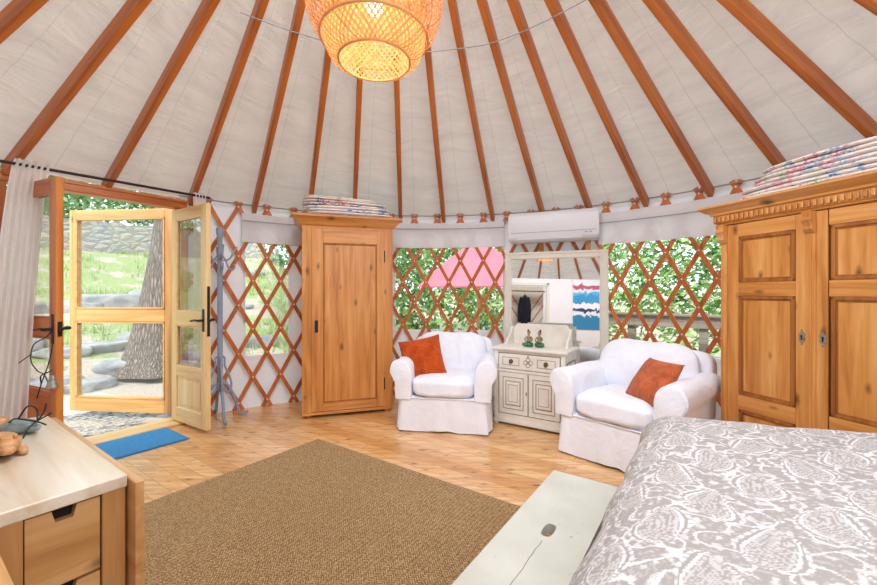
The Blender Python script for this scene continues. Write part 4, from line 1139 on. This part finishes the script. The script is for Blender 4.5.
# ------------------------------------------------------------------ pendant lamp
LX, LY = -.262, 1.61
lp = thing('pendant_lamp', 'two-tier woven bamboo pendant lamp glowing yellow', 'pendant lamp', Vector((LX, LY, 0)))
def weave(prof, n, turn, w, name, nseg=40):
    ps = spline([(r, z, 0) for r, z in prof], 8)
    ln = [0]
    for p, q in zip(ps, ps[1:]): ln.append(ln[-1]+(q-p).length)
    def at(u):
        s = u*ln[-1]
        for i in range(len(ps)-1):
            if ln[i+1] >= s: 
                k = (s-ln[i])/max(1e-9, ln[i+1]-ln[i]); p = ps[i].lerp(ps[i+1], k); return p.x, p.y
        return ps[-1].x, ps[-1].y
    bm = BM()
    for s, dr in ((1, .0012), (-1, -.0012)):
        for k in range(n):
            prev = None
            for i in range(nseg+1):
                u = i/nseg; r, z = at(u); a = 2*pi*k/n + s*turn*u
                hw = w/2/max(r, .05)*1.12
                x = r+dr*(1 if (i % 2) else -1)
                pr = (bm.verts.new((x*cos(a-hw), x*sin(a-hw), z)), bm.verts.new((x*cos(a+hw), x*sin(a+hw), z)))
                if prev: bm.faces.new((prev[0], prev[1], pr[1], pr[0]))
                prev = pr
    o = obj(name, bm, M_WEAVE, lp, smooth=180)
    bm = BM(); r, z = prof[0]
    tube(bm, [(r*cos(q*pi/24), r*sin(q*pi/24), z) for q in range(48)], .0048, 8, closed=True)
    obj('rim', bm, M_RIM, o, smooth=180); bm = BM()
    tube(bm, [(prof[-1][0]*cos(q*pi/12), prof[-1][0]*sin(q*pi/12), prof[-1][1]) for q in range(24)], .005, 8, closed=True)
    obj('rim', bm, M_RIM, o, smooth=180)
weave([(.218,2.285),(.25,2.33),(.272,2.39),(.279,2.45),(.268,2.53),(.22,2.61),(.14,2.66),(.06,2.68)], 64, 1.5, .0085, 'outer_shade')
weave([(.145,2.195),(.172,2.205),(.196,2.245),(.208,2.30),(.209,2.35),(.196,2.41),(.15,2.46),(.05,2.49)], 56, 1.5, .0085, 'inner_shade')
t = NT('bulb'); e = t.n('Emission'); e.inputs[0].default_value = (1, .82, .55, 1); e.inputs[1].default_value = 9; t.l(e.outputs[0], t.out.inputs[0])
bm = BM(); superbox(bm, (0, 0, 2.43), (.036, .036, .042), 2, 6); obj('bulb', bm, t.m, lp, smooth=180)
bm = BM(); tube(bm, [(0, 0, 2.47), (0, 0, 2.7)], .02, 10); obj('socket', bm, M_WHITE, lp)
bm = BM(); tube(bm, [(0, 0, 2.7), (.02, 0, 3.0), (CX-LX, CY-LY, 3.37)], .004, 6); obj('cord', bm, M_WHITE, lp)
bm = BM()
cab = [(-1.24,2.45), (-.946,2.68), (-.45,2.9), (.23,2.85), (.55,2.7), (.84,2.45), (1.05,2.2)]
pts = []
for (x, y) in cab:
    r = hypot(x-CX, y-CY); pts.append((x, y, roofz(r)-.058))
tube(bm, spline(pts, 10), .0035, 6)
tag(obj('electric_cord', bm, plain('cord_grey', lin('#77787c'), .5)), 'thin grey cord strung under the rafters behind the lamp', 'cord')

# ------------------------------------------------------------------ what the mirror shows behind the viewer
pw = tag(thing('wall_partition', 'white inner wall behind the viewer', None, G(-.75, .4), GR), kind='structure')
# local x = -L ; spans -2.4..2.3 ; doorway from x=-1.95 to -1.25
dx0, dx1 = -1.27, -.46
bm = BM(); bx(bm, -2.95, dx0, -.05, 0, 0, 2.12); bx(bm, dx1, 1.75, -.05, 0, 0, 2.12); bx(bm, dx0, dx1, -.05, 0, 1.95, 2.12); obj('panel', bm, M_PAINT, pw)
bm = BM()
for (u0, u1, v0, v1) in ((dx0-.07, dx0, 0, 2.02), (dx1, dx1+.07, 0, 2.02), (dx0-.07, dx1+.07, 1.95, 2.02)): bx(bm, u0, u1, 0, .018, v0, v1, .004)
obj('door_casing', bm, M_FRAMEW, pw)
bm = BM(); bx(bm, dx0, dx1, -.6, -.58, 0, 2.0); obj('alcove_back', bm, M_FRAMEW, pw)
bm = BM()
for s in (-1, 1):
    for k in range(-4, 8):
        z = k*.3
        tube(bm, [(dx0, -.57, z+(0 if s > 0 else .73*1.7)), (dx1, -.57, z+(.73*1.7 if s > 0 else 0))], .016, 4)
bmesh.ops.delete(bm, geom=[v for v in bm.verts if v.co.z < 0 or v.co.z > 2.0], context='VERTS')
obj('alcove_lattice', bm, W_LATT, pw)
gp = lambda x, y, z: Vector((G(-.75, .4).x, G(-.75, .4).y, 0)) + Matrix.Rotation(GR, 3, 'Z') @ Vector((x, y, z))
cq = thing('hanging_coat', 'dark coat hanging from a wooden bar, seen in the mirror', 'coat', gp(-.93, -.3, 0), GR)
bm = BM(); 
def coat(w, q): return Vector((w.x*(1-.35*max(0, q.z)**2), w.y, w.z))
superbox(bm, (0, 0, 1.35), (.10, .07, .42), 3, 14, .02, 6, 3, None, coat); 
for s in (-1, 1): tube(bm, spline([(s*.07, 0, 1.70), (s*.115, 0, 1.5), (s*.12, 0, 1.1)], 6), [.04]*10+[.035]*3, 10)
obj('coat_body', bm, M_COAT, cq, smooth=180)
bm = BM(); tube(bm, spline([(0, 0, 1.74), (0, 0, 1.8), (.015, 0, 1.83), (0, 0, 1.845)], 5), .003, 6); obj('hanger_hook', bm, M_BLACK, cq)
bm = BM(); tube(bm, [gp(dx0, -.3, 1.85), gp(dx1, -.3, 1.85)], .017, 10)
tag(obj('clothes_rail', bm, W_SCR['x']), 'pale wooden clothes rail holding the dark coat, seen in the mirror', 'rail')
def mk_poster():
    t = NT('poster_print'); tc = t.n('TexCoord'); s = t.n('SeparateXYZ'); t.l(tc.outputs['Object'], s.inputs[0])
    v = t.coords((3,1,3)); f = t.noise(v, 1.6, 3, .5, 1.5)
    zz = t.math('ADD', s.outputs[2], t.math('MULTIPLY', t.math('SUBTRACT', f, .5), .3))
    c = t.ramp(t.math('ADD', t.math('MULTIPLY', zz, 1.1), .5), [(0, lin('#2f86b4')), (.22, lin('#e6eaf0')), (.34, lin('#2c3c66')), (.42, lin('#eef0f4')), (.55, lin('#3b98cc')), (.72, lin('#5fb4dc')), (.8, lin('#dfe2ea')), (.88, lin('#b85a74')), (1, lin('#e8ebf0'))], 'CONSTANT')
    t.bsdf(c, .4); return t.m
bm = BM(); bx(bm, -.29, .29, 0, .012, -.56, .56); o = obj('poster', bm, mk_poster(), loc=gp(.43, .002, 1.53), rz=GR)
tag(o, 'blue and white abstract poster on the white wall, seen in the mirror', 'poster')

# ------------------------------------------------------------------ outdoors
def sm(a, b, x):
    q = max(0, min(1, (x-a)/(b-a))); return q*q*(3-2*q)
def terr(x, y):
    dx, dy = x-CX, y-CY; r = hypot(dx, dy); d = r-R; a = math.degrees(atan2(dy, dx)) % 360
    g = -.14 + .28*sm(3.0, 3.5, d) + .55*sm(3.5, 6.2, d) + .12*sm(6.2, 7, d) + .35*sm(7.1, 7.6, d) + 1.3*sm(7.6, 11.2, d) + .9*sm(12, 18, d)
    lowr = -.35 - .6*sm(1.5, 5, d) + 2.2*sm(6, 16, d)
    k = sm(108, 116, a) if a < 220 else 1-sm(220, 240, a)
    return lowr+(g-lowr)*k + (.05*noise.noise(Vector((x*.8, y*.8, 0))) if d > 1 else 0), d, k
bm = BM(); N = 120; ext = 24
lay = []
def gp_(i, j):
    x = CX-ext+2*ext*i/(N-1); y = CY-ext+2*ext*j/(N-1)
    z, d, k = terr(x, y); lay.append(((sm(3.3, 4.2, d)-.55*sm(5.8, 6.4, d)+.55*sm(7, 7.6, d))*.8 if k > .5 else .45*sm(2, 4, d)))
    if d < .35: z = min(z, -.22)
    return Vector((x, y, z))
surf(bm, gp_, N, N)
gr = obj('ground', bm, M_GROUND, smooth=180); tag(gr, 'sloping garden of pale dirt and grass outside', None, kind='structure')
at = gr.data.attributes.new('grass', 'FLOAT', 'POINT'); at.data.foreach_set('value', lay)
# pebble landing
bm = BM(); pts = [(-.95+.03*random.random(), .1), (.75, .1), (.9, .75), (.3, 1.25), (-.5, 1.3), (-1.0, .8)]
prism(bm, pts, -.12, -.03); o = obj('pebble_landing', bm, M_GRAVEL, loc=(PL+PR)/2, rz=DA); tag(o, 'pebble mosaic landing just outside the door threshold', 'paving')
bm = BM(); prism(bm, [(-1.0, 1.32), (.2, 1.3), (.75, 1.7), (.6, 2.5), (-.4, 2.7), (-1.2, 2.2)], -.16, -.095); o = obj('concrete_slab', bm, M_STEP, loc=(PL+PR)/2, rz=DA); tag(o, 'pale flat slab beyond the pebble landing outside', 'paving')
def rock_bm(sx, sy, sz, seed, flat=.55):
    bm = BM(); bmesh.ops.create_icosphere(bm, subdivisions=4, radius=1)
    o = Vector((seed*3.7, seed*1.9, seed*5.3))
    for v in bm.verts:
        p = v.co.normalized(); k = 1+.35*noise.noise(p*1.1+o)+.12*noise.noise(p*3+o)
        q = p*k; q.z = min(q.z, flat+.1*noise.noise(p*2+o))
        v.co = Vector((q.x*sx, q.y*sy, q.z*sz))
    return bm
def polar(a, d): return cyl(a, R+d)
def rock(a, d, s, seed, label, dz=0, group='garden boulders', mat=None, name='boulder', cat='boulder', flat=.55):
    p = polar(a, d); z = terr(p.x, p.y)[0]
    o = obj(name, rock_bm(*s, seed, flat), mat or M_ROCK, smooth=60, loc=Vector((p.x, p.y, z+dz)), rz=rad(a+90)); return tag(o, label, cat, group)
RL = 'grey boulder in the row edging the patio, seen through the open doorway'
for i, a in enumerate((130, 136, 140.5, 144.2, 148, 152, 156.5, 161)):
    rock(a, 3.15+.2*sin(i*2.1), (.36+.1*sin(i*3), .25, .26+.05*cos(i*5)), i+1, RL, .0)
RL2 = 'grey boulder of the second row halfway up the garden slope'
for i, a in enumerate((129, 133.5, 138, 141.5, 145, 149, 153)):
    rock(a, 4.5+.25*sin(i*1.7), (.4+.1*sin(i*4), .25, .2+.04*cos(i*5)), i+11, RL2, .02, 'second row boulders')
RL3 = 'long pale boulder of the top row below the grassy slope'
for i, a in enumerate((126, 130, 134.5, 138.5, 142.5, 146.5, 150.5, 155)):
    rock(a, 7.3+.2*sin(i*1.3), (.55+.1*sin(i*4), .3, .38+.06*cos(i*5)), i+21, RL3, -.02, 'top row boulders')
for i, (a, d) in enumerate(((152.5, 7.9), (152.2, 8.6), (152, 9.3), (151.8, 10.0), (151.6, 10.7))):
    rock(a, d, (.7, .3, .16), i+31, ['lowest', 'second lowest', 'middle', 'second highest', 'highest'][i]+' flat stone step climbing the grassy slope', .06, 'garden steps', M_STEP, 'stone_step', 'step', .4)
for i, (a, d) in enumerate(((118.5, 4.0), (121.5, 5.4), (124.5, 4.3), (120, 7.0), (123.5, 8.2), (118, 9.5), (125.6, 6.4), (121.6, 10.2))):
    rock(a, d, (.34+.1*sin(i*4), .26, .22+.06*cos(i*5)), i+41, 'pale rock on the grass outside the narrow left window', .0, 'rocks outside the narrow window')
# dry stone wall
bm = BM(); n = 60
def wl(i, j):
    a = 116+52*i/(n-1); p0 = polar(a, 11.4); z = terr(p0.x, p0.y)[0]
    dd, zz = ((11.3, -.3), (11.3, .95), (11.75, .98), (11.8, -.3))[j]
    p = polar(a, dd+.08*noise.noise(Vector((a*.8, j, 1)))); p.z = z+zz+.12*noise.noise(Vector((a*.9, 3, j*.2))); return p
surf(bm, wl, n, 4)
tag(obj('stone_wall', bm, M_SWALL), 'low dry-stone retaining wall at the top of the garden', 'stone wall')
# trunk tree outside the door
bp = Vector((-4.62, 6.38, 0)); bz = terr(bp.x, bp.y)[0]
tr = thing('tree', 'large tree with thick rough grey trunk just outside the door', 'tree', Vector((bp.x, bp.y, bz-.1)))
bm = BM(); n = 28; lv = [0,.12,.3,.6,1,1.5,2.1,2.7,3.3,4,5,6.4]
def trk(i, j):
    z = lv[j]; a = 2*pi*i/n
    r = .30+.2*math.exp(-z*2.6)+.05*math.exp(-z) - .018*z
    r *= 1+.09*noise.noise(Vector((cos(a)*1.6, sin(a)*1.6, z*.7)))+ .10*math.exp(-z*3)*sin(a*5)
    return Vector((r*cos(a)+.10*z-.0*z*z, r*sin(a)+.03*z, z))
surf(bm, trk, n, len(lv), cu=True); obj('trunk', bm, M_BARK, tr, smooth=180)
for k in range(4):
    bm = BM(); q = k*1.7; tube(bm, spline([(.45, .1, 4.2+.4*k), (.45+.8*cos(q), .1+.8*sin(q), 5.2+.4*k), (.45+1.9*cos(q), .1+1.9*sin(q), 5.9+.4*k)], 5), [.12-.008*i for i in range(11)], 8); obj('branch', bm, M_BARK, tr, smooth=180)
def leafcloud(bm, blobs, n, s0, s1, seed):
    rnd = random.Random(seed)
    tot = sum(b[3]*b[4]*b[5] for b in blobs)
    for b in blobs:
        m = int(n*b[3]*b[4]*b[5]/tot)
        for _ in range(m):
            while True:
                p = Vector((rnd.uniform(-1,1), rnd.uniform(-1,1), rnd.uniform(-1,1)))
                if p.length < 1 and p.length > .35: break
            c = Vector((b[0]+p.x*b[3], b[1]+p.y*b[4], b[2]+p.z*b[5]))
            s = rnd.uniform(s0, s1); u = Vector((rnd.gauss(0,1), rnd.gauss(0,1), rnd.gauss(0,1))).normalized(); w = u.orthogonal().normalized()*s*.45; u *= s
            v = [bm.verts.new(c-u*.5), bm.verts.new(c+w*.5), bm.verts.new(c+u*.5), bm.verts.new(c-w*.5)]; bm.faces.new(v)
bm = BM(); leafcloud(bm, [(.4,0,6,2.2,2.2,1.2), (1.6,.6,6.6,1.6,1.6,1), (-1,.3,6.6,1.5,1.6,1)], 5000, .12, .22, 5)
obj('foliage', bm, M_LEAF, tr)
# foliage masses outside
def stuff(name, blobs, n, s0, s1, seed, mat, label, cat):
    bm = BM(); leafcloud(bm, blobs, n, s0, s1, seed); o = obj(name, bm, mat); return tag(o, label, cat, None, 'stuff')
stuff('leafy_shrubbery', [(-1.5,9.9,1.5,1.4,.9,2.3), (.2,10.2,1.4,1.4,.9,2.5), (1.8,10.3,1.9,1.4,.9,2.7), (.9,11.8,3.3,2.6,1,2.7), (-2.4,11.6,2.9,1.6,1,2.7), (3.2,9.6,1.4,1.2,.9,2.3)], 15000, .14, .26, 11, M_LEAF, 'dense green shrubs outside behind the pink parasol', 'shrubs')
stuff('leafy_hedge', [(2.9,7.2,1.5,.9,.9,1.7), (4.2,6.4,1.4,1,.9,1.8), (5.4,5.4,1.6,1,1,1.9), (4.8,7.6,2.6,1.6,1.2,2.2), (6.4,6.2,2.8,1.6,1.2,2.4), (6.9,4.0,1.8,1.2,1.2,2.2)], 17000, .11, .2, 12, M_LEAF, 'dense broad-leaved green foliage outside beyond the deck railing', 'foliage')
bl = []
for i in range(15):
    p = polar(112+3.9*i, 14.5+1.6*sin(i*2.3)); z = terr(p.x, p.y)[0]
    bl.append((p.x, p.y, z+2.4+.6*sin(i*1.7), 1.5, 1.5, 2.0+.5*cos(i*3)))
stuff('tree_line', bl, 17000, .2, .36, 13, M_LEAF2, 'pale green trees beyond the dry-stone wall', 'trees')
# grass tufts on the slope
rnd = random.Random(9); bm = BM()
for _ in range(1500):
    a = rnd.uniform(112, 166); d = rnd.choice((rnd.uniform(3.4, 5.8), rnd.uniform(7.6, 11.2), rnd.uniform(7.6, 11.2)))
    p = polar(a, d); 
    if noise.noise(Vector((p.x*.9, p.y*.9, 2))) < -.05: continue
    z = terr(p.x, p.y)[0]-.02
    for q in range(6):
        u = Vector((rnd.uniform(-.1,.1), rnd.uniform(-.1,.1), rnd.uniform(.1,.24))); b = Vector((p.x+rnd.uniform(-.1,.1), p.y+rnd.uniform(-.1,.1), z)); w = Vector((rnd.uniform(-1,1), rnd.uniform(-1,1), 0)).normalized()*.014
        bm.faces.new((bm.verts.new(b-w), bm.verts.new(b+w), bm.verts.new(b+u)))
tag(obj('grass', bm, mk_leaf('grass_blades', ['#8a9c5c', '#a4b874', '#bccc90', '#d6dab0'])), 'loose tufts of green grass on the garden slope', 'grass', None, 'stuff')
# pink parasol
pz = terr(.78, 7.7)[0]
um = thing('parasol', 'pink market parasol outside the middle window', 'parasol', Vector((.78, 7.7, pz)))
bm = BM(); n = 48
def can(i, j):
    a = 2*pi*i/n; q = j/6; r = 1.2*q; sc = 1-.05*abs(sin(a*4))*q
    return Vector((r*sc*cos(a), r*sc*sin(a), 2.3-pz-.93*q**1.15 - (.02 if j == 6 else 0)))
surf(bm, can, n, 7, cu=True); bmesh.ops.remove_doubles(bm, verts=bm.verts, dist=.001); obj('canopy', bm, M_PINK, um, smooth=180)
bm = BM(); tube(bm, [(0,0,0), (0,0,2.32-pz)], .025, 10); obj('pole', bm, W_SCR['z'], um)
for k in range(8):
    a = k*pi/4; bm = BM(); tube(bm, [(0,0,2.27-pz), (.6*cos(a), .6*sin(a), 1.83-pz), (1.17*cos(a), 1.17*sin(a), 1.36-pz)], .012, 6); obj('rib', bm, W_SCR['z'], um)
# deck and railing outside the right window
bm = BM(); m = 24
surf(bm, lambda i, j: cyl(10+62*i/(m-1), (R+.07, R+2.0, R+2.0, R+.07)[j], (-.06, -.06, -.2, -.2)[j]), m, 4, cv=True)
tag(obj('deck', bm, W_GREY), 'grey boarded deck outside the right window', None, kind='structure')
r0, r1 = Vector((1.9, 5.75, -.06)), Vector((3.75, 4.2, -.06)); rv = (r1-r0); rl = rv.length
rg = thing('deck_railing', 'weathered grey deck railing with thin horizontal wires outside the right window', 'railing', r0, atan2(rv.y, rv.x))
bm = BM(); bx(bm, 0, rl, -.02, .02, .87, 1.01, .004); bx(bm, 0, rl, -.06, .06, 1.01, 1.04, .004); obj('top_rail', bm, W_GREY, rg)
for x in (.04, .85, 1.65, rl-.04):
    bm = BM(); bx(bm, x-.045, x+.045, .02, .11, 0, 1.01, .004); obj('post', bm, W_GREY, rg)
for k in range(7):
    bm = BM(); z = .1+.11*k; tube(bm, [(0, .03, z), (rl, .03, z)], .005, 6); obj('wire', bm, M_PEWTER, rg)
# wooden stake and green rail outside narrow window
p = polar(123.6, 2.2); z = terr(p.x, p.y)[0]
bm = BM(); bx(bm, -.04, .04, -.04, .04, -.1, 1.5, .005); tag(obj('wooden_stake', bm, W_SCR['z'], loc=Vector((p.x, p.y, z))), 'pale wooden stake in the garden outside the narrow left window', 'stake')

# ------------------------------------------------------------------ light, sky, camera
wld = bpy.data.worlds.new('World'); scene.world = wld; wld.use_nodes = True
nt = wld.node_tree; nt.nodes.clear()
o = nt.nodes.new('ShaderNodeOutputWorld'); bg = nt.nodes.new('ShaderNodeBackground')
bg.inputs[0].default_value = (.80, .90, 1, 1); bg.inputs[1].default_value = 2.4
nt.links.new(bg.outputs[0], o.inputs[0])
def light(name, typ, loc, energy, col=(1,1,1), rot=(0,0,0), **kw):
    l = bpy.data.lights.new(name, typ); l.energy = energy; l.color = col
    for k, v in kw.items(): setattr(l, k, v)
    ob = bpy.data.objects.new(name, l); COL.objects.link(ob); ob.location = loc; ob.rotation_euler = rot; return ob
s = light('sun', 'SUN', (0, 0, 10), 3.5, (1, .95, .87), angle=rad(3))
s.rotation_euler = Vector((.3, .6, -.78)).to_track_quat('-Z', 'Y').to_euler()
light('crown_fill', 'AREA', (CX, CY, 3.36), 78, (.92, .96, 1), (0, 0, 0), shape='DISK', size=1.0)  # added lamp under the crown ring, brightens the room from above
light('lamp_glow', 'POINT', (LX, LY, 2.33), 4.5, (1, .76, .46), shadow_soft_size=.03)
light('fill', 'AREA', (1.3, -.35, 2.2), 30, (.92, .96, 1), (rad(64), 0, rad(18)), shape='RECTANGLE', size=2.2, size_y=1.0)  # added area lamp behind the viewer, lifts the interior brightness

cam = bpy.data.cameras.new('Camera'); co_ = bpy.data.objects.new('Camera', cam); COL.objects.link(co_)
co_.location = (0, 0, 1.25); co_.rotation_euler = (pi/2, 0, 0)
cam.sensor_width = 36; cam.lens = 392/877*36; cam.clip_start = .05; cam.shift_y = -.0005
scene.camera = co_
scene.view_settings.view_transform = 'Standard'; scene.view_settings.look = 'None'
scene.view_settings.exposure = 0.22; scene.view_settings.gamma = 1.0
scene.cycles.use_denoising = True
scene.cycles.max_bounces = 10; scene.cycles.diffuse_bounces = 5; scene.cycles.transparent_max_bounces = 16
scene.cycles.sample_clamp_indirect = 6
